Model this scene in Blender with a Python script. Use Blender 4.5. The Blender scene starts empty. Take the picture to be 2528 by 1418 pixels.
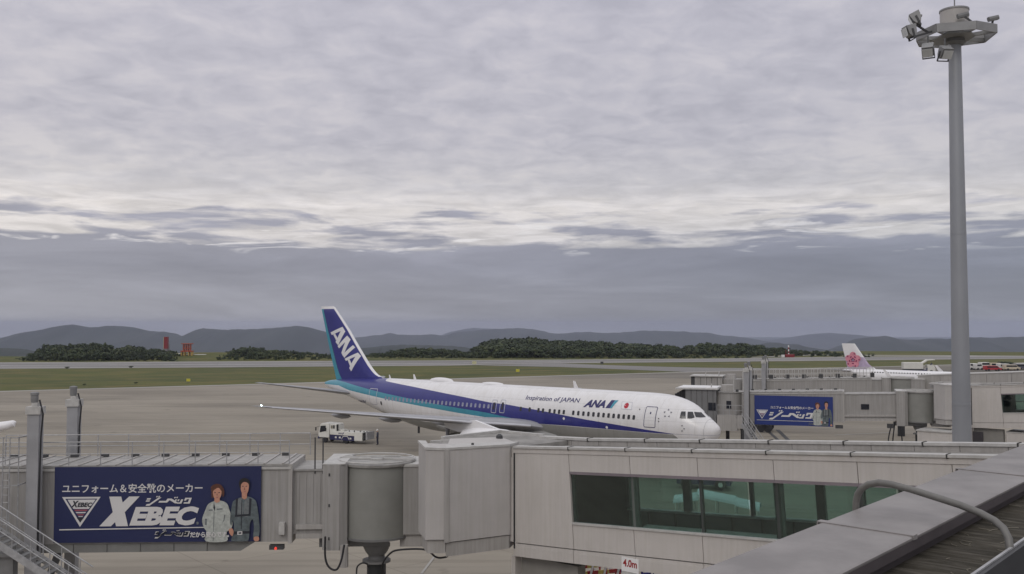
import bpy, bmesh, math, random
import numpy as np
from mathutils import Vector, Matrix
V = Vector
R = math.radians
scene = bpy.context.scene
col = scene.collection
# ------------------------------------------------------------------ camera
F_PX, CX, CY, CAM_Z = 2350.0, 1264.0, 709.0, 13.6
PITCH = math.atan(93 / F_PX)
cam_d = bpy.data.cameras.new('camera')
cam = bpy.data.objects.new('camera', cam_d)
col.objects.link(cam)
cam.location = (0, 0, CAM_Z)
cam.rotation_euler = (R(90) + PITCH, 0, 0)
cam_d.sensor_width = 36.0
cam_d.lens = 36.0 * F_PX / 2528.0
cam_d.clip_start = 0.1
cam_d.clip_end = 40000
scene.camera = cam
# ------------------------------------------------------------------ world: overcast sky
SUN_EL, SUN_ROT = R(38), R(200)
world = bpy.data.worlds.new('World')
scene.world = world
world.use_nodes = True
def build_world():
    nt = world.node_tree; N = nt.nodes; L = nt.links
    N.clear()
    def mth(op, a, b=None, clamp=False):
        n = N.new('ShaderNodeMath'); n.operation = op; n.use_clamp = clamp
        for i, v in enumerate((a, b)):
            if v is None: continue
            if isinstance(v, (int, float)): n.inputs[i].default_value = v
            else: L.new(v, n.inputs[i])
        return n.outputs[0]
    def ramp(v, stops, interp='LINEAR'):
        n = N.new('ShaderNodeValToRGB'); cr = n.color_ramp; cr.interpolation = interp
        while len(cr.elements) < len(stops): cr.elements.new(0.5)
        for e, (p, c) in zip(cr.elements, stops):
            e.position = p
            e.color = (c, c, c, 1) if isinstance(c, (int, float)) else (*c, 1)
        L.new(v, n.inputs[0]); return n.outputs[0]
    def mix(f, a, b, t='MIX'):
        n = N.new('ShaderNodeMix'); n.data_type = 'RGBA'; n.blend_type = t
        for i, v in ((0, f), (6, a), (7, b)):
            if isinstance(v, (int, float)): n.inputs[i].default_value = v
            elif isinstance(v, tuple): n.inputs[i].default_value = (*v, 1)
            else: L.new(v, n.inputs[i])
        return n.outputs[2]
    def noise(vec, scale, detail, rough=0.55, dist=0.0):
        n = N.new('ShaderNodeTexNoise'); n.inputs['Scale'].default_value = scale
        n.inputs['Detail'].default_value = detail; n.inputs['Roughness'].default_value = rough
        n.inputs['Distortion'].default_value = dist
        L.new(vec, n.inputs['Vector']); return n.outputs['Fac']
    tc = N.new('ShaderNodeTexCoord')
    sep = N.new('ShaderNodeSeparateXYZ'); L.new(tc.outputs['Generated'], sep.inputs[0])
    x, y, z = sep.outputs
    zc = mth('MAXIMUM', z, -0.03)
    # cloud-sheet coordinates: where the ray meets a high layer
    den = mth('ADD', mth('MAXIMUM', z, 0.0), 0.15)
    comb = N.new('ShaderNodeCombineXYZ')
    L.new(mth('DIVIDE', x, den), comb.inputs[0]); L.new(mth('DIVIDE', y, den), comb.inputs[1])
    sheet = comb.outputs[0]
    # long low streaks: azimuth against height
    az = mth('ARCTAN2', x, y)
    comb2 = N.new('ShaderNodeCombineXYZ')
    L.new(mth('MULTIPLY', az, 8.5), comb2.inputs[0]); L.new(mth('MULTIPLY', z, 62.0), comb2.inputs[1])
    band = comb2.outputs[0]
    base = ramp(mth('ADD', zc, 0.03), [
        (0.000, (0.345, 0.345, 0.378)), (0.050, (0.298, 0.300, 0.345)), (0.100, (0.36, 0.355, 0.40)),
        (0.115, (0.68, 0.645, 0.645)), (0.148, (0.74, 0.700, 0.690)), (0.175, (0.60, 0.580, 0.605)),
        (0.22, (0.535, 0.520, 0.572)), (0.36, (0.545, 0.532, 0.600)),
        (0.62, (0.78, 0.775, 0.83)), (1.0, (1.02, 1.02, 1.06))])
    # mottled upper deck
    n1 = noise(sheet, 1.2, 4, 0.5, 0.6)
    n2 = noise(sheet, 7.5, 5, 0.58, 0.35)
    mott = mth('ADD', mth('MULTIPLY', n1, 0.42), mth('MULTIPLY', n2, 0.58))
    m = ramp(mott, [(0.38, (0.865, 0.87, 0.885)), (0.50, (1.0, 1.0, 1.0)), (0.62, (1.15, 1.135, 1.095))])
    up = ramp(z, [(0.095, 0.0), (0.16, 1.0)])
    c = mix(up, base, mix(1.0, base, m, 'MULTIPLY'))
    # the bright zone is itself streaked
    n3 = noise(band, 1.5, 8, 0.62, 0.6)
    bz = ramp(z, [(0.07, 0.0), (0.085, 1.0), (0.125, 0.9), (0.16, 0.0)])
    c = mix(bz, c, mix(1.0, c, ramp(n3, [(0.35, 0.84), (0.5, 1.0), (0.66, 1.16)]), 'MULTIPLY'))
    # grey bank and its torn fragments drifting across the bright zone
    n4 = noise(band, 0.95, 9, 0.56, 0.25)
    g = ramp(z, [(0.0, 1.0), (0.068, 1.0), (0.080, 0.575), (0.100, 0.515), (0.118, 0.475), (0.135, 0.15), (0.15, 0.0)])
    azb = ramp(mth('ADD', mth('MULTIPLY', az, 0.5), 0.5), [(0.22, 0.045), (0.34, 0.03), (0.5, 0.0), (0.66, 0.02), (0.78, 0.045)])
    bank = mth('MULTIPLY', mth('SUBTRACT', mth('ADD', mth('ADD', n4, g), azb), 1.005), 9.0, True)
    bankcol = ramp(mth('ADD', zc, 0.03), [(0.0, (0.345, 0.345, 0.378)), (0.045, (0.298, 0.300, 0.345)),
                                 (0.09, (0.292, 0.294, 0.352)), (0.125, (0.34, 0.338, 0.40)), (0.16, (0.39, 0.385, 0.45))])
    n5 = noise(band, 0.42, 7, 0.6, 0.4)
    bankcol = mix(1.0, bankcol, ramp(n5, [(0.34, 0.86), (0.5, 1.0), (0.66, 1.22)]), 'MULTIPLY')
    c = mix(bank, c, bankcol)
    # narrow brilliant slits low in the bank
    n6 = noise(band, 1.25, 7, 0.55, 0.8)
    slitz = ramp(z, [(0.070, 0.0), (0.080, 1.0), (0.100, 1.0), (0.112, 0.0)])
    slit = mth('MULTIPLY', ramp(n6, [(0.585, 0.0), (0.64, 1.0)]), slitz)
    c = mix(mth('MULTIPLY', slit, 0.6), c, (0.90, 0.87, 0.88))
    # a shade brighter to the left, cooler and deeper to the right
    azr = ramp(mth('ADD', mth('MULTIPLY', az, 0.5), 0.5), [(0.26, (1.10, 1.09, 1.05)), (0.45, (1.0, 1.0, 1.0)), (0.62, (0.86, 0.885, 0.91)), (0.76, (0.78, 0.82, 0.85))])
    lowm = ramp(z, [(0.0, 0.9), (0.075, 1.0), (0.12, 0.25), (0.5, 0.0)])
    c = mix(lowm, c, mix(1.0, c, azr, 'MULTIPLY'))
    # a little of the clear sky above shows through
    sky = N.new('ShaderNodeTexSky'); sky.sky_type = 'NISHITA'; sky.sun_disc = False
    sky.sun_elevation = SUN_EL; sky.sun_rotation = SUN_ROT; sky.altitude = 330
    bg1 = N.new('ShaderNodeBackground'); L.new(sky.outputs[0], bg1.inputs[0]); bg1.inputs[1].default_value = 0.07
    bg2 = N.new('ShaderNodeBackground'); L.new(c, bg2.inputs[0]); bg2.inputs[1].default_value = SKY_GAIN
    ms = N.new('ShaderNodeMixShader'); ms.inputs[0].default_value = 0.95
    L.new(bg1.outputs[0], ms.inputs[1]); L.new(bg2.outputs[0], ms.inputs[2])
    out = N.new('ShaderNodeOutputWorld'); L.new(ms.outputs[0], out.inputs[0])
SKY_GAIN = 1.0
HAZE = 0.95e-4
build_world()
sun_d = bpy.data.lights.new('sun', 'SUN'); sun_d.energy = 0.6; sun_d.angle = R(22); sun_d.color = (1.0, 0.95, 0.88)
sun = bpy.data.objects.new('sun', sun_d); col.objects.link(sun)
# sun stands behind the camera to the left, veiled by cloud
sdir = V((math.sin(SUN_ROT) * math.cos(SUN_EL), math.cos(SUN_ROT) * math.cos(SUN_EL), math.sin(SUN_EL)))
sun.rotation_euler = sdir.to_track_quat('Z', 'Y').to_euler()
vs = scene.view_settings
vs.view_transform = 'Standard'; vs.look = 'None'; vs.gamma = 1.0; vs.exposure = 0.0
vs.use_curve_mapping = False
scene.cycles.max_bounces = 8; scene.cycles.transparent_max_bounces = 16; scene.cycles.volume_bounces = 1
scene.cycles.use_denoising = True
scene.cycles.sample_clamp_indirect = 4

# ------------------------------------------------------------------ photo geometry -> place
def ray(px, py):
    u = (px - CX) / F_PX; v = (CY - py) / F_PX
    cp, sp = math.cos(PITCH), math.sin(PITCH)
    return V((u, cp - v * sp, sp + v * cp))
def at(px, py, D):
    d = ray(px, py); return V((0, 0, CAM_Z)) + d * (D / d.y)
def ground(px, py, z=0.0):
    d = ray(px, py); return V((0, 0, CAM_Z)) + d * ((z - CAM_Z) / d.z)
def zat(py, D, px=1264): return at(px, py, D).z
TD = V((.653, .757, 0)).normalized()      # along the terminal front
PD = V((-.757, .653, 0)).normalized()     # away from the terminal

# ------------------------------------------------------------------ materials
MATS = {}
def mat(name, c, rough=.6, metal=0., var=.12, vs_=1.2, c2=None, bump=0., bscale=12, spec=.5, stretch=(1, 1, 1), emit=None, es=1.0):
    if name in MATS: return MATS[name]
    m = bpy.data.materials.new(name); m.use_nodes = True
    nt = m.node_tree; N = nt.nodes; L = nt.links
    b = N['Principled BSDF']
    b.inputs['Roughness'].default_value = rough; b.inputs['Metallic'].default_value = metal
    b.inputs['Specular IOR Level'].default_value = spec
    tc = N.new('ShaderNodeTexCoord'); mp = N.new('ShaderNodeMapping'); mp.inputs['Scale'].default_value = stretch
    L.new(tc.outputs['Object'], mp.inputs[0])
    n = N.new('ShaderNodeTexNoise'); n.inputs['Scale'].default_value = vs_; n.inputs['Detail'].default_value = 6
    n.inputs['Roughness'].default_value = .6
    L.new(mp.outputs[0], n.inputs['Vector'])
    r = N.new('ShaderNodeValToRGB'); cr = r.color_ramp
    lo = c2 if c2 else tuple(max(0, v * (1 - var)) for v in c)
    hi = c if c2 else tuple(v * (1 + var) for v in c)
    cr.elements[0].position = .35; cr.elements[0].color = (*lo, 1)
    cr.elements[1].position = .65; cr.elements[1].color = (*hi, 1)
    L.new(n.outputs['Fac'], r.inputs[0]); L.new(r.outputs[0], b.inputs['Base Color'])
    if bump:
        nb = N.new('ShaderNodeTexNoise'); nb.inputs['Scale'].default_value = bscale; nb.inputs['Detail'].default_value = 4
        L.new(mp.outputs[0], nb.inputs['Vector'])
        bp = N.new('ShaderNodeBump'); bp.inputs['Strength'].default_value = bump; bp.inputs['Distance'].default_value = .02
        L.new(nb.outputs['Fac'], bp.inputs['Height']); L.new(bp.outputs[0], b.inputs['Normal'])
    if emit:
        b.inputs['Emission Color'].default_value = (*emit, 1); b.inputs['Emission Strength'].default_value = es
    MATS[name] = m; return m
def wall_mat(name, c, streak=.10, rough=.6):
    """painted panel with faint vertical run-down dirt"""
    if name in MATS: return MATS[name]
    m = mat(name, c, rough=rough, var=.045, vs_=.7)
    nt = m.node_tree; N = nt.nodes; L = nt.links; b = N['Principled BSDF']
    src = b.inputs['Base Color'].links[0].from_socket
    tc = N.new('ShaderNodeTexCoord'); mp = N.new('ShaderNodeMapping'); mp.inputs['Scale'].default_value = (5, 5, .22)
    L.new(tc.outputs['Object'], mp.inputs[0])
    n = N.new('ShaderNodeTexNoise'); n.inputs['Scale'].default_value = 1.6; n.inputs['Detail'].default_value = 5
    L.new(mp.outputs[0], n.inputs['Vector'])
    r = N.new('ShaderNodeValToRGB'); r.color_ramp.elements[0].position = .38; r.color_ramp.elements[1].position = .6
    g = 1 - streak; r.color_ramp.elements[0].color = (g, g, g * .98, 1)
    L.new(n.outputs['Fac'], r.inputs[0])
    mx = N.new('ShaderNodeMix'); mx.data_type = 'RGBA'; mx.blend_type = 'MULTIPLY'; mx.inputs[0].default_value = 1
    L.new(src, mx.inputs[6]); L.new(r.outputs[0], mx.inputs[7]); L.new(mx.outputs[2], b.inputs['Base Color'])
    return m
def glass_mat(name, tint, refl=.10, rough=.02):
    if name in MATS: return MATS[name]
    m = bpy.data.materials.new(name); m.use_nodes = True
    nt = m.node_tree; N = nt.nodes; L = nt.links; N.clear()
    o = N.new('ShaderNodeOutputMaterial'); t = N.new('ShaderNodeBsdfTransparent'); t.inputs[0].default_value = (*tint, 1)
    g = N.new('ShaderNodeBsdfGlossy'); g.inputs['Roughness'].default_value = rough; g.inputs[0].default_value = (.9, .95, .95, 1)
    ms = N.new('ShaderNodeMixShader'); lw = N.new('ShaderNodeLayerWeight'); lw.inputs[0].default_value = .25
    mm = N.new('ShaderNodeMath'); mm.operation = 'MULTIPLY_ADD'; mm.inputs[1].default_value = .5; mm.inputs[2].default_value = refl
    L.new(lw.outputs['Fresnel'], mm.inputs[0]); L.new(mm.outputs[0], ms.inputs[0])
    L.new(t.outputs[0], ms.inputs[1]); L.new(g.outputs[0], ms.inputs[2]); L.new(ms.outputs[0], o.inputs[0])
    MATS[name] = m; return m

BEIGE = wall_mat('painted_panel', (.515, .485, .458), .06)
GREYW = wall_mat('grey_bridge_paint', (.375, .358, .340), .13)
GREYD = mat('dark_grey_paint', (.20, .20, .20), .6)
ROOFM = mat('roof_sheet', (.30, .29, .275), .7, var=.2, vs_=2)
TRIM = mat('pale_trim', (.44, .43, .41), .55, var=.12, vs_=3)
GALV = mat('galvanised_steel', (.36, .36, .365), .5, .25, var=.15, vs_=4)
BLACK = mat('black_rubber', (.018, .018, .02), .7)
DARKM = mat('dark_steel', (.05, .05, .052), .6)
WHITE = mat('white_paint', (.76, .75, .74), .35, var=.04)
DARKGLASS = mat('dark_window_glass', (.02, .022, .028), .12)
JOINT = mat('dark_joint_board', (.09, .088, .085), .8)  # dark backing and joint strips between panels

# ------------------------------------------------------------------ mesh builder
class MB:
    def __init__(s): s.v = []; s.f = []; s.m = []; s.T = None; s.slot = 0; s.fn = None
    def _add(s, vs, fs):
        o = len(s.v)
        for p in vs:
            p = V(p)
            if s.T: p = s.T @ p
            if s.fn: p = s.fn(p)
            s.v.append(tuple(p))
        for f in fs: s.f.append(tuple(i + o for i in f)); s.m.append(s.slot)
        return s
    def box(s, x0, x1, y0, y1, z0, z1):
        return s._add([(x, y, z) for x in (x0, x1) for y in (y0, y1) for z in (z0, z1)],
                      [(0, 1, 3, 2), (4, 6, 7, 5), (0, 4, 5, 1), (2, 3, 7, 6), (0, 2, 6, 4), (1, 5, 7, 3)])
    def beam(s, p, q, w, h, up=(0, 0, 1)):
        p = V(p); q = V(q); d = (q - p).normalized(); u = V(up)
        if abs(d.dot(u)) > .98: u = V((0, 1, 0))
        a = d.cross(u).normalized(); b = a.cross(d).normalized()
        vs = [e + a * (w / 2 * i) + b * (h / 2 * j) for e in (p, q) for i in (-1, 1) for j in (-1, 1)]
        return s._add(vs, [(0, 1, 3, 2), (4, 6, 7, 5), (0, 4, 5, 1), (2, 3, 7, 6), (0, 2, 6, 4), (1, 5, 7, 3)])
    def tube(s, p, q, r, r2=None, n=10):
        return s.path([p, q], [r, r if r2 is None else r2], n)
    def path(s, pts, r, n=8):
        pts = [V(p) for p in pts]; rs = r if isinstance(r, (list, tuple)) else [r] * len(pts)
        vs = []; fs = []; ref = None
        for i, p in enumerate(pts):
            d = (pts[min(i + 1, len(pts) - 1)] - pts[max(i - 1, 0)]).normalized()
            if ref is None:
                ref = V((0, 0, 1)) if abs(d.z) < .9 else V((1, 0, 0))
            a = d.cross(ref).normalized(); b = a.cross(d).normalized(); ref = b
            for k in range(n):
                t = 2 * math.pi * k / n; vs.append(p + (a * math.cos(t) + b * math.sin(t)) * rs[i])
        for i in range(len(pts) - 1):
            for k in range(n):
                k2 = (k + 1) % n; fs.append((i * n + k, i * n + k2, (i + 1) * n + k2, (i + 1) * n + k))
        fs.append(tuple(range(n - 1, -1, -1))); fs.append(tuple((len(pts) - 1) * n + k for k in range(n)))
        return s._add(vs, fs)
    def lathe(s, prof, n=24, c=(0, 0, 0), axis='Z', caps=True, a0=0, a1=2 * math.pi):
        """prof: (r, h) pairs"""
        vs = []; fs = []; full = abs(a1 - a0 - 2 * math.pi) < 1e-6; m = n if full else n + 1
        for r, h in prof:
            for k in range(m):
                t = a0 + (a1 - a0) * k / n; x, y = r * math.cos(t), r * math.sin(t)
                p = (x, y, h) if axis == 'Z' else ((h, x, y) if axis == 'X' else (x, h, y))
                vs.append(V(c) + V(p))
        for i in range(len(prof) - 1):
            for k in range(n):
                k2 = (k + 1) % m; fs.append((i * m + k, i * m + k2, (i + 1) * m + k2, (i + 1) * m + k))
        if caps and full:
            fs.append(tuple(range(m - 1, -1, -1))); fs.append(tuple((len(prof) - 1) * m + k for k in range(m)))
        return s._add(vs, fs)
    def prism(s, poly, a, b, axis='Z'):
        n = len(poly); vs = []
        for h in (a, b):
            for (x, y) in poly:
                vs.append((x, y, h) if axis == 'Z' else ((h, x, y) if axis == 'X' else (x, h, y)))
        fs = [tuple(range(n - 1, -1, -1)), tuple(range(n, 2 * n))] + [(i, (i + 1) % n, n + (i + 1) % n, n + i) for i in range(n)]
        return s._add(vs, fs)
    def face(s, pts): return s._add(pts, [tuple(range(len(pts)))])
    def build(s, name, m, parent=None, smooth=False, bevel=0):
        me = bpy.data.meshes.new(name); me.from_pydata(s.v, [], s.f)
        for mm in (m if isinstance(m, (list, tuple)) else [m]): me.materials.append(mm)
        if any(s.m): me.polygons.foreach_set('material_index', s.m)
        bm = bmesh.new(); bm.from_mesh(me)
        bmesh.ops.recalc_face_normals(bm, faces=bm.faces)
        if bevel: bmesh.ops.bevel(bm, geom=bm.edges[:], offset=bevel, segments=1, affect='EDGES', clamp_overlap=True)
        bm.to_mesh(me); bm.free()
        if smooth:
            me.polygons.foreach_set('use_smooth', [True] * len(me.polygons))
            me.set_sharp_from_angle(angle=R(35))
        o = bpy.data.objects.new(name, me); col.objects.link(o)
        if parent: o.parent = parent
        return o
def tag(o, label=None, cat=None, group=None, kind=None):
    if label: o['label'] = label
    if cat: o['category'] = cat
    if group: o['group'] = group
    if kind: o['kind'] = kind
    return o
def thing(name, label, cat, loc=(0, 0, 0), rz=0., group=None):
    o = bpy.data.objects.new(name, None); col.objects.link(o)
    o.location = loc; o.rotation_euler = (0, 0, rz); o.empty_display_size = .5
    return tag(o, label, cat, group)
def frame(xdir): return math.atan2(xdir[1], xdir[0])
def dup(o, parent=None):
    c = o.copy(); col.objects.link(c)
    if parent: c.parent = parent
    for ch in list(o.children): dup(ch, c)
    return c
def link_copy(o, name, loc, parent=None, rz=None):
    c = o.copy(); c.name = name; col.objects.link(c); c.location = loc
    if rz is not None: c.rotation_euler = (0, 0, rz)
    if parent: c.parent = parent
    return c
# text to flat mesh data: vertices in (u, v), unit cap height about 1
def text_geo(txt, bold=.0, shear=.0, spacing=1.0):
    cu = bpy.data.curves.new('lettering', 'FONT'); cu.body = txt; cu.size = 1; cu.offset = bold; cu.shear = shear
    cu.space_character = spacing; cu.resolution_u = 3
    o = bpy.data.objects.new('lettering', cu); col.objects.link(o)
    dg = bpy.context.evaluated_depsgraph_get(); dg.update()
    me = bpy.data.meshes.new_from_object(o.evaluated_get(dg))
    vs = [tuple(v.co)[:2] for v in me.vertices]; fs = [tuple(p.vertices) for p in me.polygons]
    bpy.data.objects.remove(o); bpy.data.curves.remove(cu); bpy.data.meshes.remove(me)
    return vs, fs
def fit_geo(vs, fs, q):
    """q: four corners bl, br, tr, tl in a 2-D target space"""
    xs = [v[0] for v in vs]; ys = [v[1] for v in vs]
    x0, x1, y0, y1 = min(xs), max(xs), min(ys), max(ys)
    bl, br, tr, tl = [V((*p, 0)) for p in q]; out = []
    for x, y in vs:
        a = (x - x0) / (x1 - x0); b = (y - y0) / (y1 - y0)
        p = (bl * (1 - a) + br * a) * (1 - b) + (tl * (1 - a) + tr * a) * b
        out.append((p.x, p.y))
    return out, fs
def decal(name, vs, fs, fn, m, parent, cuts=None, smooth=False):
    """flat print laid on a surface: fn maps (u, v) to 3-D; cuts splits it finely enough to follow a curve"""
    bm = bmesh.new(); bv = [bm.verts.new((x, y, 0)) for x, y in vs]
    for f in fs:
        try: bm.faces.new([bv[i] for i in f])
        except ValueError: pass
    if cuts:
        ys = [v[1] for v in vs]; y = min(ys) + cuts
        while y < max(ys):
            bmesh.ops.bisect_plane(bm, geom=bm.verts[:] + bm.edges[:] + bm.faces[:], plane_co=(0, y, 0), plane_no=(0, 1, 0)); y += cuts
        xs = [v[0] for v in vs]; x = min(xs) + cuts * 1.5
        while x < max(xs):
            bmesh.ops.bisect_plane(bm, geom=bm.verts[:] + bm.edges[:] + bm.faces[:], plane_co=(x, 0, 0), plane_no=(1, 0, 0)); x += cuts * 1.5
    for v in bm.verts: v.co = fn(v.co.x, v.co.y)
    me = bpy.data.meshes.new(name); bm.to_mesh(me); bm.free(); me.materials.append(m)
    o = bpy.data.objects.new(name, me); col.objects.link(o)
    if parent: o.parent = parent
    return o
# ================================================================== terrain
def struct(o): o['kind'] = 'structure'; return o
def ground_mat(name, c1, c2, c3, s1, s2, stretch=(1, 1, 1), rot=0., bump=0., slabs=False):
    m = bpy.data.materials.new(name); m.use_nodes = True; nt = m.node_tree; N = nt.nodes; L = nt.links
    b = N['Principled BSDF']; b.inputs['Roughness'].default_value = .85; b.inputs['Specular IOR Level'].default_value = .25
    g = N.new('ShaderNodeTexCoord'); mp = N.new('ShaderNodeMapping'); mp.inputs['Scale'].default_value = stretch
    mp.inputs['Rotation'].default_value = (0, 0, rot)
    L.new(g.outputs['Object'], mp.inputs[0])
    def nz(s, d, dist=0):
        n = N.new('ShaderNodeTexNoise'); n.inputs['Scale'].default_value = s; n.inputs['Detail'].default_value = d
        n.inputs['Roughness'].default_value = .62; n.inputs['Distortion'].default_value = dist; L.new(mp.outputs[0], n.inputs[0]); return n.outputs['Fac']
    r = N.new('ShaderNodeValToRGB'); r.color_ramp.elements[0].position = .33; r.color_ramp.elements[1].position = .67
    r.color_ramp.elements[0].color = (*c1, 1); r.color_ramp.elements[1].color = (*c2, 1); L.new(nz(s1, 8, .4), r.inputs[0])
    r2 = N.new('ShaderNodeValToRGB'); r2.color_ramp.elements[0].position = .46; r2.color_ramp.elements[1].position = .70; L.new(nz(s2, 7, .2), r2.inputs[0])
    mx = N.new('ShaderNodeMix'); mx.data_type = 'RGBA'; L.new(r2.outputs[0], mx.inputs[0]); L.new(r.outputs[0], mx.inputs[6]); mx.inputs[7].default_value = (*c3, 1)
    last = mx.outputs[2]
    if slabs:
        def mul(a, f):
            n = N.new('ShaderNodeMix'); n.data_type = 'RGBA'; n.blend_type = 'MULTIPLY'; n.inputs[0].default_value = 1; L.new(a, n.inputs[6]); L.new(f, n.inputs[7]); return n.outputs[2]
        m2 = N.new('ShaderNodeMapping'); m2.inputs['Rotation'].default_value = (0, 0, R(-40.8 + 90)); L.new(g.outputs['Object'], m2.inputs[0])
        bk = N.new('ShaderNodeTexBrick'); bk.inputs['Scale'].default_value = 1.0; bk.inputs['Brick Width'].default_value = 7.5; bk.inputs['Row Height'].default_value = 7.5
        bk.offset = 0; bk.inputs['Mortar Size'].default_value = .05; bk.inputs['Mortar Smooth'].default_value = .4
        bk.inputs['Color1'].default_value = (.97, .97, .97, 1); bk.inputs['Color2'].default_value = (1.03, 1.03, 1.02, 1); bk.inputs['Mortar'].default_value = (.80, .79, .78, 1)
        L.new(m2.outputs[0], bk.inputs['Vector']); last = mul(last, bk.outputs[0])
        m3 = N.new('ShaderNodeMapping'); m3.inputs['Rotation'].default_value = (0, 0, R(-48)); m3.inputs['Scale'].default_value = (.035, .9, 1); L.new(g.outputs['Object'], m3.inputs[0])
        n3 = N.new('ShaderNodeTexNoise'); n3.inputs['Scale'].default_value = 1.1; n3.inputs['Detail'].default_value = 5; L.new(m3.outputs[0], n3.inputs[0])
        r3 = N.new('ShaderNodeValToRGB'); r3.color_ramp.elements[0].position = .40; r3.color_ramp.elements[0].color = (.86, .855, .85, 1); r3.color_ramp.elements[1].position = .52; L.new(n3.outputs['Fac'], r3.inputs[0]); last = mul(last, r3.outputs[0])
        n4 = N.new('ShaderNodeTexNoise'); n4.inputs['Scale'].default_value = .35; n4.inputs['Detail'].default_value = 3; L.new(g.outputs['Object'], n4.inputs[0])
        r4 = N.new('ShaderNodeValToRGB'); r4.color_ramp.elements[0].position = .66; r4.color_ramp.elements[1].position = .74; r4.color_ramp.elements[0].color = (1, 1, 1, 1); r4.color_ramp.elements[1].color = (.74, .73, .72, 1); L.new(n4.outputs['Fac'], r4.inputs[0]); last = mul(last, r4.outputs[0])
    L.new(last, b.inputs['Base Color'])
    if bump:
        bp = N.new('ShaderNodeBump'); bp.inputs['Strength'].default_value = bump; bp.inputs['Distance'].default_value = .3
        L.new(nz(s2 * 8, 5), bp.inputs['Height']); L.new(bp.outputs[0], b.inputs['Normal'])
    return m
GRASS = ground_mat('airfield_grass', (.044, .058, .010), (.092, .096, .018), (.140, .112, .034), .02, .06, (1, 2.6, 1), R(-12), .5)
CONC = ground_mat('apron_concrete', (.240, .214, .174), (.310, .278, .230), (.180, .160, .130), .018, .045, (.55, 1.6, 1), R(-10), slabs=True)
ASPH = ground_mat('taxiway_asphalt', (.138, .125, .104), (.212, .193, .163), (.098, .088, .074), .010, .03, (.5, 1.8, 1), R(-10))
RUNW = ground_mat('runway_surface', (.190, .182, .176), (.245, .236, .228), (.160, .152, .145), .01, .03, (.4, 2, 1))
SHOUL = mat('pale_shoulder', (.34, .325, .30), .85, var=.12, vs_=.05)
FARL = ground_mat('valley_forest', (.030, .042, .026), (.050, .065, .034), (.040, .050, .030), .002, .008)
# ground: airfield plateau, its brow, then the valley out to the hills
def edgeD(x):
    # plateau rim follows the runway strip
    return 470 + 0.12 * x + 18 * math.sin(x * .011) + 9 * math.sin(x * .037 + 1)
xs = [-9000, -5000, -2600, -1400, -900, -700, -550] + list(range(-450, 451, 30)) + [550, 700, 900, 1400, 2600, 5000, 9000]
vs = []; fs = []
prof = lambda e: [(-400, 0), (-60, 0), (0, 0), (60, 0), (120, 0), (200, 0), (260, 0), (310, 0), (e - 60, 0), (e - 20, -.1), (e, -1.2), (e + 25, -9), (e + 90, -48), (e + 260, -110), (e + 600, -150), (2600, -165), (6000, -170), (14000, -170)]
for x in xs:
    e = min(max(edgeD(x), 380), 620)
    for (d, z) in prof(e): vs.append((x, d, z - .03))
np_ = len(prof(1))
for i in range(len(xs) - 1):
    for j in range(np_ - 1): fs.append((i * np_ + j, (i + 1) * np_ + j, (i + 1) * np_ + j + 1, i * np_ + j + 1))
mb = MB(); mb._add(vs, fs); g = mb.build('ground', [GRASS, FARL]); struct(g)
for p in g.data.polygons:
    if p.center.z < -2.5: p.material_index = 1
def sheet(name, pts, z, m, thick=None):
    mb = MB(); mb.face([(p.x, p.y, z) for p in pts]); o = mb.build(name, m); return struct(o)
def gp(l): return [ground(*p) for p in l]
# apron concrete: terminal side up to the long diagonal edge
e0, e1 = ground(0, 966), ground(1113, 935)
dE = (e1 - e0).normalized()
a0 = e0 - dE * 320; a1 = e0 + dE * 470
sheet('apron', [a0, a1, V((a1.x + 60, -60, 0)), V((a0.x - 20, -60, 0))], 0.0, CONC)
nE = V((-dE.y, dE.x, 0))
b0 = e0 + dE * 118
# darker asphalt taxilane along the far side of the apron, right of the tail
sheet('taxilane', [b0 - nE * 1.5, a1 - nE * 1.5, a1 - nE * 62, b0 + dE * 95 - nE * 60, b0 + dE * 45 - nE * 34], .012, ASPH)
sheet('apron_edge', [a0, a1, a1 - nE * 2.2, a0 - nE * 2.2], .02, SHOUL)
# runway
rn = gp([(0, 911), (560, 907.5), (1113, 903), (1384, 897.5), (1750, 894), (2100, 890.5), (2528, 886)])
rf = gp([(2528, 879.5), (2100, 881.5), (1750, 886.5), (1113, 891), (560, 893.5), (0, 896)])
def ext(a, b, k): return a + (a - b) * k
rn = [ext(rn[0], rn[1], 1.5)] + rn + [ext(rn[-1], rn[-2], 1.5)]
rf = [ext(rf[0], rf[1], 1.5)] + rf + [ext(rf[-1], rf[-2], 1.5)]
sheet('runway', rn + rf, .0, RUNW)
def strip(name, line, w, z, m):
    mb = MB(); pts = [(p.x, p.y - w / 2, z) for p in line] + [(p.x, p.y + w / 2, z) for p in reversed(line)]
    mb.face(pts); return struct(mb.build(name, m))
MARK = mat('worn_white_marking', (.48, .47, .45), .8, var=.2, vs_=.3)
YEL = mat('yellow_marking', (.42, .34, .10), .8, var=.2, vs_=.5)
strip('runway_edge_line', rf, 4.2, .03, SHOUL)
strip('runway_edge_line', [V((p.x, p.y + 5, 0)) for p in rn], 3.0, .03, SHOUL)
mid = [V(((a.x + b.x) / 2, (a.y + b.y) / 2, 0)) for a, b in zip(rn, reversed(rf))] if len(rn) == len(rf) else None
strip('runway_centre_line', gp([(0, 903), (560, 900), (1113, 897), (1384, 892.5)]), 1.4, .03, MARK)
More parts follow.
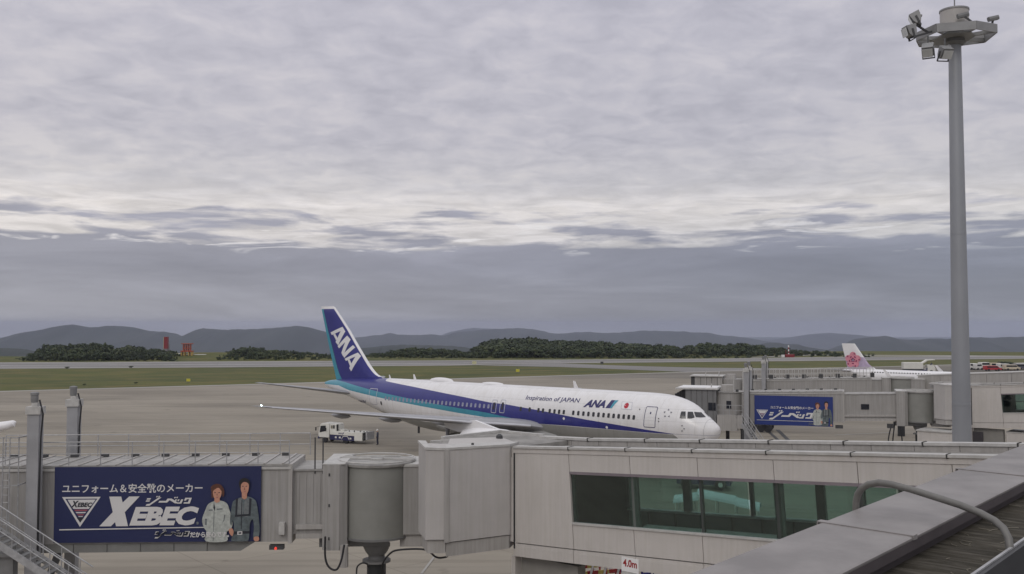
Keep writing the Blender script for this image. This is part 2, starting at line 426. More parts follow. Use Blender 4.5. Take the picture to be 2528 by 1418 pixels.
# taxiway leaving the runway towards the apron
sheet('taxiway', gp([(1180, 903.2), (1300, 899.5), (1384, 897.6), (1500, 902), (1620, 905.5), (1750, 908.5), (2110, 911), (2528, 908), (2528, 925), (2100, 930), (1700, 919), (1626, 916), (1526, 912), (1384, 906.5), (1260, 904)]), .006, RUNW)
sheet('perimeter_road', gp([(1850, 882), (2000, 876.2), (2280, 877.5), (2528, 879), (2528, 880.4), (2280, 878.9), (2000, 877.6), (1860, 883.2)]), .01, SHOUL)
# painted apron guide lines
def gline(a, b, w, m, z=.03, name='guide_line'):
    a = ground(*a); b = ground(*b); d = (b - a).normalized(); n = V((-d.y, d.x, 0)) * w / 2
    mb = MB(); mb.face([(a + n) + V((0, 0, z)), (b + n) + V((0, 0, z)), (b - n) + V((0, 0, z)), (a - n) + V((0, 0, z))]); return struct(mb.build(name, m))
gline((1040, 1418), (1075, 1372), .14, SHOUL)
gline((2010, 1150), (1920, 1062), .5, mat('tyre_dark_line', (.05, .05, .05), .8)); gline((1990, 1150), (1893, 1062), .4, MATS['tyre_dark_line'])
gline((0, 1150), (1030, 1112), .12, SHOUL, .028)
gline((2060, 1075), (2210, 1068), .2, MARK)
# grass bank beyond the runway on the left
mb = MB(); line = [(-60, 882), (120, 884), (300, 878), (430, 873), (520, 872), (640, 876), (760, 878), (860, 884), (960, 887)]
vs = []; fs = []
for i, (px, py) in enumerate(line):
    D = 392; c = at(px, py, D)
    h = max(c.z, .1)
    for dx, hh in ((-22, 0), (-9, .55), (0, 1), (12, 1), (30, -.6)): vs.append((c.x, D + dx, h * hh if hh > 0 else hh))
for i in range(len(line) - 1):
    for j in range(4): fs.append((i * 5 + j, (i + 1) * 5 + j, (i + 1) * 5 + j + 1, i * 5 + j + 1))
mb._add(vs, fs); struct(mb.build('grass_bank', GRASS, smooth=True))

# ------------------------------------------------------------------ mountains
def ridge(name, D, pts, c, depth=None, floor=-170., seed=0):
    depth = depth or D * .22
    rnd = random.Random(seed); pxs = np.arange(pts[0][0], pts[-1][0] + 1, 5.0)
    xp = [p[0] for p in pts]; yp = [p[1] for p in pts]
    ys = np.interp(pxs, xp, yp)
    k = np.array([.1, .25, .3, .25, .1]); ys = np.convolve(np.pad(ys, 2, mode='edge'), k, 'valid')
    from mathutils import noise
    vs = []; fs = []; rows = [(-1, 0), (-.8, .22), (-.6, .42), (-.4, .62), (-.2, .84), (-.08, .955), (0, 1), (.15, .93), (.5, .5), (1, 0)]
    for i, px in enumerate(pxs):
        ys[i] += noise.noise(V((px * .04, seed, 0))) * 1.9 + noise.noise(V((px * .11, seed, 3))) * 1.0
        for (a, h) in rows:
            dd = D + a * depth
            z1 = at(px, ys[i], D).z
            hh = floor + (z1 - floor) * h
            if 0 < h < 1:
                hh += noise.noise(V((px * .012, a * 2.5, seed))) * (z1 - floor) * .22 * (1 - abs(2 * h - 1)) * (1.6 if a < 0 else .5)
                if a < 0: hh = min(hh, z1 - (CAM_Z - z1) * 0 - 1)
            x = (px - CX) / F_PX * D * (1 + a * .0)
            vs.append((x + noise.noise(V((px * .02, a * 3, seed + 9))) * depth * .03, dd, hh))
    n = len(rows)
    for i in range(len(pxs) - 1):
        for j in range(n - 1): fs.append((i * n + j, (i + 1) * n + j, (i + 1) * n + j + 1, i * n + j + 1))
    mb = MB(); mb._add(vs, fs); o = mb.build(name, c, smooth=True); struct(o); return o
HILL = ground_mat('forested_mountain', (.022, .030, .026), (.042, .050, .040), (.030, .038, .030), .0016, .006)
ridge('mountain', 9500, [(1020, 850), (1095, 826), (1130, 816), (1163, 810), (1200, 811), (1260, 814), (1340, 824), (1420, 850)], HILL, seed=1)
ridge('mountain', 8500, [(1880, 870), (1946, 845), (1988, 833), (2020, 824), (2044, 821), (2093, 826), (2155, 831), (2240, 838), (2330, 848), (2450, 870)], HILL, seed=2)
ridge('mountain', 6200, [(780, 870), (850, 842), (880, 835), (917, 829), (967, 823), (1010, 828), (1063, 826), (1092, 830), (1145, 819), (1190, 815), (1224, 812), (1288, 810), (1330, 817), (1384, 825), (1437, 819), (1508, 823), (1580, 817), (1633, 817), (1700, 820), (1750, 822), (1792, 829), (1857, 836), (1920, 850), (2000, 870)], HILL, seed=3)
ridge('mountain', 4300, [(-420, 860), (-250, 842), (-120, 850), (0, 838), (60, 822), (120, 813), (150, 805), (180, 801), (205, 807), (230, 809), (280, 804), (330, 808), (360, 817), (415, 820), (435, 831), (460, 828), (500, 810), (560, 815), (640, 812), (700, 808), (740, 805), (780, 812), (820, 828), (870, 850), (930, 880)], HILL, seed=4)
ridge('mountain', 4000, [(2050, 875), (2090, 857), (2119, 843), (2150, 832), (2175, 829), (2217, 838), (2276, 841), (2306, 835), (2340, 838), (2391, 833), (2450, 835), (2528, 831), (2640, 838), (2800, 822), (3000, 850)], HILL, seed=5)
ridge('mountain', 3300, [(1820, 880), (1860, 852), (1903, 845), (1962, 851), (2008, 860), (2070, 868), (2160, 876), (2300, 886)], HILL, seed=6)
ridge('hill', 1700, [(-200, 858), (0, 859), (50, 861), (90, 867), (140, 882), (200, 900)], HILL, floor=-150, seed=7)
ridge('hill', 2300, [(820, 885), (870, 864), (920, 856), (1000, 851), (1100, 854), (1180, 860), (1260, 880)], HILL, floor=-160, seed=8)

# ------------------------------------------------------------------ woods on the plateau rim
LEAF = [mat('foliage_dark', (.028, .042, .017), .8, var=.3, vs_=.08), mat('foliage_mid', (.044, .060, .024), .8, var=.3, vs_=.08), mat('foliage_light', (.068, .082, .032), .8, var=.3, vs_=.08)]
BARK = mat('bark', (.07, .055, .042), .9)
def crown_proto(seed, conif):
    """unit tree, height 1: dozens of small tufts around limbs"""
    rs = random.Random(seed); vs = []; fs = []; ms = []
    blobs = []
    for k in range(7 if not conif else 9):
        if conif:
            h = .25 + .7 * k / 9; rr = .26 * (1.05 - h) + .03
            blobs.append((V((rs.uniform(-.04, .04), rs.uniform(-.04, .04), h)), rr, .10))
        else:
            a = rs.uniform(0, 6.28); d = rs.uniform(.05, .24)
            blobs.append((V((math.cos(a) * d, math.sin(a) * d, rs.uniform(.42, .84))), rs.uniform(.13, .22), rs.uniform(.11, .17)))
    for (c, r1, r2) in blobs:
        tone = rs.choice((0, 0, 1, 1, 2))
        for _ in range(30):
            u = rs.uniform(-1, 1); t = rs.uniform(0, 6.28); q = math.sqrt(1 - u * u); rad = rs.uniform(.7, 1.1)
            n = V((q * math.cos(t), q * math.sin(t), u)); p = c + V((n.x * r1, n.y * r1, n.z * r2)) * rad
            a = n.cross(V((rs.uniform(-1, 1), rs.uniform(-1, 1), rs.uniform(-1, 1)))).normalized(); b = n.cross(a)
            s = rs.uniform(.03, .07)
            o = len(vs)
            for (i, j) in ((-1, -.6), (.2, -1), (1, .3), (.1, 1.1)):
                vs.append(p + a * s * i + b * s * j + n * rs.uniform(-.02, .02))
            fs.append((o, o + 1, o + 2, o + 3)); ms.append(tone if rs.random() < .75 else rs.choice((0, 1, 2)))
    return np.array([tuple(v) for v in vs]), np.array(fs), np.array(ms)
PROTOS = [crown_proto(i, i >= 6) for i in range(9)]
def wood(name, label, spots):
    """spots: (x, y, z, height, proto) of every tree, joined: reads as one mass"""
    V_, F_, M_ = [], [], []; off = 0; rs = random.Random(len(spots))
    mbt = MB()
    for (x, y, z, h, k, w) in spots:
        v, f, m = PROTOS[k]; a = rs.uniform(0, 6.28); ca, sa = math.cos(a), math.sin(a)
        vv = v * np.array([h * w, h * w, h]); vv = np.stack([vv[:, 0] * ca - vv[:, 1] * sa + x, vv[:, 0] * sa + vv[:, 1] * ca + y, vv[:, 2] + z], 1)
        V_.append(vv); F_.append(f + off); M_.append(m + rs.choice((-1, -1, 0, 0, 1))); off += len(v)
    v = np.concatenate(V_); f = np.concatenate(F_); m = np.concatenate(M_)
    me = bpy.data.meshes.new(name); me.vertices.add(len(v)); me.vertices.foreach_set('co', v.ravel())
    me.loops.add(f.size); me.loops.foreach_set('vertex_index', f.ravel().astype(np.int32))
    me.polygons.add(len(f)); me.polygons.foreach_set('loop_start', np.arange(0, f.size, 4, dtype=np.int32)); me.polygons.foreach_set('loop_total', np.full(len(f), 4, dtype=np.int32))
    for l in LEAF: me.materials.append(l)
    me.polygons.foreach_set('material_index', np.clip(m, 0, 2).astype(np.int32)); me.update(); me.validate()
    o = bpy.data.objects.new(name, me); col.objects.link(o)
    o['kind'] = 'stuff'; o['label'] = label
    return o
def wood_spots(top, D0, D1, n, hmin, hmax, seed, conif=.25, base=0.):
    """top: skyline points (px, py); trees stand on ground that rises behind so that their tips meet the skyline"""
    rs = random.Random(seed); out = []; x0, x1 = top[0][0], top[-1][0]
    for i in range(n):
        px = rs.uniform(x0, x1); t = rs.random() ** .8; D = D0 + (D1 - D0) * t
        py = float(np.interp(px, [p[0] for p in top], [p[1] for p in top]))
        ztop = zat(py, D, px)
        h = rs.uniform(hmin, hmax)
        zt = base + (ztop - base) * (.42 + .58 * t) - rs.uniform(-.5, 1.3)
        h = min(h, max(zt + .8, 2.2)); z = zt - h
        k = rs.choice((6, 7, 8)) if rs.random() < conif else rs.choice(range(6))
        out.append(((px - CX) / F_PX * D, D, z, h, k, rs.uniform(1.0, 1.5) if k < 6 else 1.1))
    return out
W1 = [(40, 888), (60, 882), (80, 870), (100, 855), (125, 849), (165, 849), (200, 845), (235, 843), (262, 847), (290, 853), (330, 850), (360, 858), (400, 862), (430, 864), (445, 870)]
wood('woods', 'low dark wood behind the runway at the far left, beside the red tower', wood_spots(W1, 354, 405, 620, 4, 8, 11, .45))
W2 = [(535, 878), (560, 868), (585, 857), (605, 853), (640, 857), (700, 864), (760, 868), (805, 872), (840, 880)]
wood('woods', 'small wood behind the runway just left of the blue tail fin', wood_spots(W2, 366, 410, 330, 4, 7, 12, .4))
W3 = [(880, 884), (905, 878), (930, 869), (980, 861), (1030, 857), (1080, 858), (1120, 862), (1160, 866), (1200, 866)]
wood('woods', 'hazy wood just right of the blue tail fin, below the round hilltop wood', wood_spots(W3, 386, 440, 380, 5, 9, 13, .1))
W4 = [(1165, 862), (1185, 848), (1210, 838), (1250, 833), (1285, 830), (1325, 831), (1345, 837), (1400, 837), (1450, 839), (1510, 843), (1580, 846), (1640, 848), (1670, 855), (1690, 862)]
wood('woods', 'largest dark wood on a round hilltop beyond the runway at the centre', wood_spots(W4, 386, 462, 1050, 6, 11, 14, .08))
W5 = [(1680, 858), (1705, 848), (1735, 844), (1770, 850), (1800, 846), (1840, 845), (1880, 852), (1920, 856), (1960, 862), (2010, 866), (2080, 868), (2160, 874)]
wood('woods', 'thin wood beyond the runway tapering off towards the red and white aerial mast', wood_spots(W5, 398, 462, 480, 4, 7, 15, .1))
wood('scrub', 'low broken scrub between the two left woods, around the orange cabin', wood_spots([(430, 874), (470, 880), (520, 877), (550, 874), (580, 868)], 386, 412, 130, 1.5, 3, 21, .2))
wood('scrub', 'low scrub running behind the blue tail fin between two woods', wood_spots([(790, 876), (840, 882), (880, 884), (930, 876)], 386, 420, 110, 1.5, 3.5, 22, .1))
W6 = [(905, 888), (1100, 880), (1300, 876), (1500, 877), (1700, 877), (1850, 878)]
wood('scrub', 'pale low scrub along the foot of the far woods', wood_spots(W6, 384, 398, 420, 1.2, 2.6, 16, 0))
# haze over the whole place
mb = MB(); mb.box(-9400, 9400, -420, 12000, -172.5, 46)
hz = mb.build('haze', []); hz['kind'] = 'stuff'
hm = bpy.data.materials.new('haze_air'); hm.use_nodes = True
nt = hm.node_tree; nt.nodes.clear(); o_ = nt.nodes.new('ShaderNodeOutputMaterial'); pv = nt.nodes.new('ShaderNodeVolumePrincipled')
pv.inputs['Color'].default_value = (.58, .615, .79, 1); pv.inputs['Density'].default_value = HAZE
pv.inputs['Anisotropy'].default_value = .1
nt.links.new(pv.outputs[0], o_.inputs['Volume']); hz.data.materials.append(hm)
# ================================================================== airliners
def pchip(xs, ys):
    xs = np.array(xs, float); ys = np.array(ys, float); h = np.diff(xs); d = np.diff(ys) / h; m = np.zeros(len(xs))
    for i in range(1, len(xs) - 1):
        if d[i - 1] * d[i] > 0: w1 = 2 * h[i] + h[i - 1]; w2 = h[i] + 2 * h[i - 1]; m[i] = (w1 + w2) / (w1 / d[i - 1] + w2 / d[i])
    m[0] = d[0]; m[-1] = d[-1]
    def f(x):
        x = min(max(x, xs[0]), xs[-1]); i = min(int(np.searchsorted(xs, x, 'right')) - 1, len(xs) - 2); t = (x - xs[i]) / h[i]
        return float((1 + 2 * t) * (1 - t) ** 2 * ys[i] + t * (1 - t) ** 2 * h[i] * m[i] + t * t * (3 - 2 * t) * ys[i + 1] + t * t * (t - 1) * h[i] * m[i + 1])
    return f
class Hull:
    def __init__(s, tab, pos, rz):
        ss = [r[0] for r in tab]; s.L = ss[-1]
        s.zt = pchip(ss, [r[1] for r in tab]); s.zb = pchip(ss, [r[2] for r in tab]); s.hw = pchip(ss, [r[3] for r in tab])
        s.M = Matrix.Translation(pos) @ Matrix.Rotation(rz, 4, 'Z'); s.Mi = s.M.inverted(); s.pos = pos; s.rz = rz
    def y(s, x, z):
        zt, zb = s.zt(x), s.zb(x); c = (zt + zb) / 2; h = max((zt - zb) / 2, 1e-3); q = 1 - ((z - c) / h) ** 2
        return s.hw(x) * math.sqrt(max(q, 0))
    def pt(s, x, z, off=.012, side=1):
        zt, zb = s.zt(x), s.zb(x); z = min(max(z, zb + .004), zt - .004); y = s.y(x, z); c = (zt + zb) / 2; h = max((zt - zb) / 2, .01); w = max(s.hw(x), .01)
        dx = .05; g = lambda xx: (y / max(s.hw(xx), .01)) ** 2 + ((z - (s.zt(xx) + s.zb(xx)) / 2) / max((s.zt(xx) - s.zb(xx)) / 2, .01)) ** 2
        n = V(((g(x + dx) - g(max(x - dx, 0))) / (x + dx - max(x - dx, 0)), 2 * y / w ** 2, 2 * (z - c) / h ** 2)); n.normalize()
        return V((x + n.x * off, side * (y + n.y * off), z + n.z * off))
    def local_ray(s, px, py):
        o = s.Mi @ V((0, 0, CAM_Z)); d = (s.Mi.to_3x3() @ ray(px, py)); return o, d
    def hit(s, px, py):
        """photo pixel -> (x, z) on the near side of the hull"""
        o, d = s.local_ray(px, py); t0 = 30; best = None
        prev = None; t = t0
        while t < 400:
            p = o + d * t
            if -0.2 < p.x < s.L:
                zt, zb = s.zt(p.x), s.zb(p.x); c = (zt + zb) / 2; h = max((zt - zb) / 2, .01)
                f = (p.y / max(s.hw(p.x), .01)) ** 2 + ((p.z - c) / h) ** 2 - 1
                if best is None or f < best[0]: best = (f, p.x, p.z)
                if f < 0:
                    lo, hi = t - .25, t
                    for _ in range(20):
                        md = (lo + hi) / 2; p = o + d * md; zt, zb = s.zt(p.x), s.zb(p.x); c = (zt + zb) / 2; h = max((zt - zb) / 2, .01)
                        if (p.y / max(s.hw(p.x), .01)) ** 2 + ((p.z - c) / h) ** 2 - 1 < 0: hi = md
                        else: lo = md
                    p = o + d * hi; return (p.x, p.z)
            t += .25
        return (best[1], best[2])
    def plane(s, px, py, y=0):
        o, d = s.local_ray(px, py); t = (y - o.y) / d.y; p = o + d * t; return (p.x, p.z)
    def mesh(s, name, m, parent, n=56, step=.35, x0=0):
        xs = [0, .05, .12, .22, .35, .5, .7, .95, 1.25, 1.6, 2, 2.4, 2.9, 3.4, 4] ; x = 4.6
        while x < s.L - .3: xs.append(x); x += .8 if 8 < x < s.L * .6 else .5
        xs += [s.L - .15, s.L]
        vs = []; fs = []
        for x in xs:
            zt, zb = s.zt(x), s.zb(x); c = (zt + zb) / 2; h = (zt - zb) / 2; w = s.hw(x)
            for k in range(n):
                t = 2 * math.pi * k / n; vs.append((x, w * math.sin(t), c + h * math.cos(t)))
        for i in range(len(xs) - 1):
            for k in range(n): k2 = (k + 1) % n; fs.append((i * n + k, i * n + k2, (i + 1) * n + k2, (i + 1) * n + k))
        fs.append(tuple(range(n))); fs.append(tuple((len(xs) - 1) * n + k for k in range(n)))
        mb = MB(); mb._add(vs, fs); return mb.build(name, m, parent, smooth=True)
def airfoil(c, t):
    """closed section, x back from the leading edge"""
    u = [0, .012, .05, .12, .25, .4, .6, .8, 1.0]; th = [0, .17, .33, .44, .5, .48, .36, .2, .015]
    up = [(a * c, b * t * c) for a, b in zip(u, th)]; lo = [(a * c, -b * t * c * .75) for a, b in zip(u, th)][1:]
    return up + list(reversed(lo))
def wingmesh(stations, name, m, parent, vertical=False):
    """stations: (span position, leading edge x, chord, height, thickness)"""
    vs = []; fs = []; n = None
    for (sp, le, c, z, t) in stations:
        sec = airfoil(c, t); n = len(sec)
        for (a, b) in sec: vs.append((le + a, b, sp) if vertical else (le + a, sp, z + b))
    for i in range(len(stations) - 1):
        for k in range(n): k2 = (k + 1) % n; fs.append((i * n + k, i * n + k2, (i + 1) * n + k2, (i + 1) * n + k))
    fs.append(tuple(range(n))); fs.append(tuple((len(stations) - 1) * n + k for k in range(n)))
    mb = MB(); mb._add(vs, fs); return mb.build(name, m, parent, smooth=True)

AB = mat('livery_deep_blue', (.028, .030, .195), .3, var=.05)
AC = mat('livery_light_blue', (.05, .27, .36), .3, var=.05)
AW = mat('airliner_white', (.74, .73, .735), .3, var=.03, vs_=.4)
AG = mat('airliner_grey_belly', (.30, .30, .29), .35, var=.06)
WG = mat('wing_grey', (.29, .29, .305), .4, var=.08, vs_=.6)
BARE = mat('bare_metal_edge', (.52, .52, .54), .3, .6, var=.05)
WINB = mat('cabin_window', (.03, .03, .035), .15)
WINL = mat('cabin_window_sky_reflection', (.26, .27, .36), .25)  # sky reflection in the aft windows, painted in as a paler pane colour

pos = V((17.7, 81.6, 0)); A_ = V((-.755, .656, 0)).normalized(); rzA = frame(A_)
T767 = [(0, 4.62, 4.58, .03), (.1, 4.86, 4.12, .40), (.4, 5.13, 3.72, .78), (1.06, 5.60, 3.20, 1.25), (1.8, 6.20, 2.85, 1.60), (2.7, 6.80, 2.58, 1.92), (4.1, 7.25, 2.32, 2.24), (5.1, 7.41, 2.2, 2.38),
        (6.8, 7.49, 2.09, 2.50), (9, 7.5, 2.07, 2.515), (33, 7.5, 2.07, 2.515), (36, 7.5, 2.28, 2.5), (39, 7.5, 2.78, 2.42), (42, 7.48, 3.45, 2.22), (45, 7.4, 4.2, 1.88), (48, 7.26, 4.92, 1.42), (51, 7.03, 5.55, .86), (53, 6.8, 6.0, .42), (53.67, 6.62, 6.3, .14)]
H = Hull(T767, pos, rzA)
def livery():
    m = bpy.data.materials.new('airliner_livery'); m.use_nodes = True; nt = m.node_tree; N = nt.nodes; L = nt.links; b = N['Principled BSDF']
    b.inputs['Roughness'].default_value = .28; b.inputs['Coat Weight'].default_value = .2
    tc = N.new('ShaderNodeTexCoord'); sp = N.new('ShaderNodeSeparateXYZ'); L.new(tc.outputs['Object'], sp.inputs[0])
    def mth(op, a, bb=None, clamp=False):
        n = N.new('ShaderNodeMath'); n.operation = op; n.use_clamp = clamp
        for i, v in enumerate((a, bb)):
            if v is None: continue
            if isinstance(v, (int, float)): n.inputs[i].default_value = v
            else: L.new(v, n.inputs[i])
        return n.outputs[0]
    sx = mth('DIVIDE', sp.outputs[0], 54.0)
    def curve(pts):
        pts = sorted(pts); out = []
        for p in pts:
            if not out or p[0] - out[-1][0] > .3: out.append(p)
        c = N.new('ShaderNodeFloatCurve'); cv = c.mapping.curves[0]
        q = [(0, out[0][1])] + out + [(54, out[-1][1])]
        while len(cv.points) < len(q): cv.points.new(.5, .5)
        for p, (a, z) in zip(cv.points, q): p.location = (a / 54, z / 10); p.handle_type = 'VECTOR'
        c.mapping.update(); L.new(sx, c.inputs[1]); return mth('MULTIPLY', c.outputs[0], 10.0)
    def fromp(l): return [H.hit(*p) for p in l]
    top = fromp([(952, 941), (1022, 955.5), (1102, 972), (1150, 981.5), (1209, 994), (1249, 998.5), (1347, 1016.5), (1445, 1036), (1568, 1056.5), (1666, 1072)])
    zt_end = max(top, key=lambda p: p[0])
    top += [(zt_end[0] + .8, 7.6), (53.9, 7.7)]
    cy = fromp([(853, 944), (888, 955), (952, 972), (1022, 987), (1102, 1003), (1200, 1019), (1236, 1027), (1270, 1034), (1300, 1044)])
    cm = min(cy, key=lambda p: p[0]); cy += [(cm[0] - 1.5, cm[1] - 1.2), (0, 0.2)]
    cx_ = max(cy, key=lambda p: p[0]); cy += [(53.9, cx_[1] + .35)]
    cb = fromp([(836, 952), (861, 963.5), (909, 975.5), (968, 989), (1049, 1005), (1129, 1019.5), (1196, 1030), (1290, 1046)])
    cm2 = min(cb, key=lambda p: p[0]); cb += [(cm2[0] - 1.2, cm2[1] - .2), (0, .1)]
    bb = fromp([(1305, 1045), (1396, 1051), (1519, 1061.5), (1666, 1072.5)])
    bmx = max(bb, key=lambda p: p[0]); bb += [(bmx[0] + 1.5, .1), (53.9, .1)]
    print('livery', [tuple(round(v, 2) for v in p) for p in top[:10]], [tuple(round(v, 2) for v in p) for p in cb[:8]], bb)
    z = sp.outputs[2]
    ctop, ccy, ccb, cbb = curve(top), curve(cy), curve(cb), curve(bb)
    below_top = mth('LESS_THAN', z, ctop); above_cy = mth('GREATER_THAN', z, ccy); above_cb = mth('GREATER_THAN', z, ccb); above_bb = mth('GREATER_THAN', z, cbb)
    blue = mth('MULTIPLY', mth('MULTIPLY', below_top, above_cy), above_bb)
    cyan = mth('MULTIPLY', mth('SUBTRACT', 1.0, above_cy), above_cb)
    gb = curve([(1, 2.6), (2.4, 3.3), (3.3, 4.17), (9, 4.17), (bmx[0] - 1, 4.12), (24, 3.6), (34, 3.2), (42, 3.9), (50, 5.6)])
    grey = mth('LESS_THAN', z, gb)
    def mix(f, a, c):
        n = N.new('ShaderNodeMix'); n.data_type = 'RGBA'; L.new(f, n.inputs[0])
        for i, v in ((6, a), (7, c)):
            if isinstance(v, tuple): n.inputs[i].default_value = (*v, 1)
            else: L.new(v, n.inputs[i])
        return n.outputs[2]
    c = mix(grey, (.74, .73, .735), (.30, .30, .285)); c = mix(cyan, c, (.05, .27, .36)); c = mix(blue, c, (.028, .030, .195))
    nz = N.new('ShaderNodeTexNoise'); nz.inputs['Scale'].default_value = .5; nz.inputs['Detail'].default_value = 6; L.new(tc.outputs['Object'], nz.inputs[0])
    r = N.new('ShaderNodeValToRGB'); r.color_ramp.elements[0].position = .3; r.color_ramp.elements[0].color = (.93, .925, .91, 1); r.color_ramp.elements[1].position = .6
    L.new(nz.outputs['Fac'], r.inputs[0])
    mx = N.new('ShaderNodeMix'); mx.data_type = 'RGBA'; mx.blend_type = 'MULTIPLY'; mx.inputs[0].default_value = 1; L.new(c, mx.inputs[6]); L.new(r.outputs[0], mx.inputs[7])
    xz = N.new('ShaderNodeCombineXYZ'); L.new(sp.outputs[0], xz.inputs[0]); L.new(sp.outputs[2], xz.inputs[1])
    bk = N.new('ShaderNodeTexBrick'); bk.inputs['Scale'].default_value = 1; bk.inputs['Brick Width'].default_value = 3.1; bk.inputs['Row Height'].default_value = 1.05; bk.inputs['Mortar Size'].default_value = .014
    bk.inputs['Color1'].default_value = (1, 1, 1, 1); bk.inputs['Color2'].default_value = (.975, .975, .97, 1); bk.inputs['Mortar'].default_value = (.78, .78, .77, 1); L.new(xz.outputs[0], bk.inputs['Vector'])
    mp = N.new('ShaderNodeMapping'); mp.inputs['Scale'].default_value = (2.2, 1, .25); L.new(tc.outputs['Object'], mp.inputs[0])
    ng = N.new('ShaderNodeTexNoise'); ng.inputs['Scale'].default_value = 1.3; ng.inputs['Detail'].default_value = 5; L.new(mp.outputs[0], ng.inputs[0])
    rg = N.new('ShaderNodeValToRGB'); rg.color_ramp.elements[0].position = .36; rg.color_ramp.elements[0].color = (.95, .945, .935, 1); rg.color_ramp.elements[1].position = .55; L.new(ng.outputs['Fac'], rg.inputs[0])
    last = mx.outputs[2]
    for extra in (bk.outputs[0], rg.outputs[0]):
        mm = N.new('ShaderNodeMix'); mm.data_type = 'RGBA'; mm.blend_type = 'MULTIPLY'; mm.inputs[0].default_value = 1; L.new(last, mm.inputs[6]); L.new(extra, mm.inputs[7]); last = mm.outputs[2]
    L.new(last, b.inputs['Base Color']); return m
plane = thing('airliner', 'large white and blue airliner with ANA on its tail fin, nose towards the right', 'airliner', pos, rzA)
fus = H.mesh('fuselage', livery(), plane)
# ---- fin, built of three chordwise zones: white edge, blue field, light-blue rudder band
fp = lambda px, py: H.plane(px, py, 0)
LEp = [fp(945, 932), fp(936, 928), fp(926, 918), fp(915, 903), fp(888, 858), fp(861, 810), fp(826, 757)]
TEp = [fp(833, 948), fp(826, 915), fp(818, 880), fp(805, 818), fp(793.5, 758)]
print('fin', LEp, TEp)
def interp_z(pts, z):
    p = sorted(pts, key=lambda q: q[1]); return float(np.interp(z, [q[1] for q in p], [q[0] for q in p]))
fz = [7.0, 7.3, 7.45, 7.6, 7.8, 8.05, 8.4, 8.9, 9.6, 10.6, 11.8, 13, 14.2, 15.0, 15.52, 15.75, 15.85]
Bd = [fp(853, 944), fp(845, 935), fp(838, 920), fp(828, 880), fp(812, 818), fp(799, 760)]
def fin_zone(z, i):
    le, te, bd = interp_z(LEp, z), interp_z(TEp, z), interp_z(Bd, z)
    if z > 15.75: le += .25
    return [le, min(le + .27, te), bd, te][i]
def finthick(z, x):
    le, te = fin_zone(z, 0), fin_zone(z, 3); c = te - le; u = min(max((x - le) / c, 0), 1)
    t = .5 * (5 * .12 * min(c, 7)) * (.2969 * math.sqrt(u) - .126 * u - .3516 * u * u + .2843 * u ** 3 - .1036 * u ** 4) * 2
    return max(t, .02) * (1 if z < 15.7 else .4)
vs = []; fs = []; ms = []; cols = []
for z in fz:
    row = []
    for zone, (i0, i1, k) in enumerate(((0, 1, 5), (1, 2, 8), (2, 3, 4))):
        a, b_ = fin_zone(z, i0), fin_zone(z, i1)
        for j in range(k): row.append((a + (b_ - a) * j / k, zone))
    row.append((fin_zone(z, 3), 2)); cols.append(row)
nc = len(cols[0])
for side in (1, -1):
    o = len(vs)
    for zi, z in enumerate(fz):
        for (x, zn) in cols[zi]: vs.append((x, side * finthick(z, x), z))
    for i in range(len(fz) - 1):
        for j in range(nc - 1):
            fs.append((o + i * nc + j, o + i * nc + j + 1, o + (i + 1) * nc + j + 1, o + (i + 1) * nc + j))
            zn = cols[i][j][1]; zz = (fz[i] + fz[i + 1]) / 2
            ms.append(0 if zn == 0 and zz > 7.6 else (0 if zz > 15.55 else (1 if zn in (0, 1) else 2)))
o = len(fz) * nc
for (ra) in (len(fz) - 1,):
    for j in range(nc - 1): fs.append((ra * nc + j, ra * nc + j + 1, o + ra * nc + j + 1, o + ra * nc + j)); ms.append(0)
for i in range(len(fz) - 1):
    fs.append((i * nc, (i + 1) * nc, o + (i + 1) * nc, o + i * nc)); ms.append(0)
    fs.append((i * nc + nc - 1, (i + 1) * nc + nc - 1, o + (i + 1) * nc + nc - 1, o + i * nc + nc - 1)); ms.append(2)
mb = MB(); mb._add(vs, fs); mb.m = ms; fin = mb.build('tail_fin', [AW, AB, AC], plane, smooth=True)
# rudder hinge line
mb = MB()
for s_ in (1,):
    pts = []
    for z in (8.3, 9.6, 10.6, 11.8, 13, 14.2, 15.3):
        x = fin_zone(z, 2) + .02; pts.append((x, s_ * (finthick(z, x) + .006), z))
    mb.path(pts, .018, 4)
mb.build('rudder_joint', DARKM, fin)
def on_fin(x, z): return V((x, finthick(z, x) + .02, z))
# lettering on the fin
def crop5(x, y): return (620 + x / 3.7323, 730 + y / 3.7323)
def cropF(x, y): return (780 + x / 6.75, 745 + y / 6.75)
for polys in ([[(232, 515), (445, 420), (474, 468), (420, 490), (255, 558)], [(445, 420), (492, 498), (372, 728), (322, 672), (340, 648), (418, 488)], [(283, 549), (318, 534), (366, 612), (338, 652)]],
              [[(360, 742), (388, 780), (500, 672), (545, 615), (525, 566)], [(525, 566), (580, 632), (488, 845), (482, 938), (428, 855), (500, 665)], [(440, 880), (482, 938), (657, 765), (623, 726), (480, 856)]],
              [[(486, 952), (705, 850), (740, 900), (680, 912), (512, 988)], [(705, 850), (754, 908), (602, 1162), (566, 1106), (582, 1078), (676, 908)], [(543, 976), (577, 960), (614, 1042), (588, 1084)]]):
    vs = []; fs = []
    for pl in polys:
        o = len(vs); vs += [H.plane(*cropF(*p), .25) for p in pl]; fs.append(tuple(range(o, o + len(pl))))
    decal('letter', vs, fs, on_fin, AW, fin, .35)
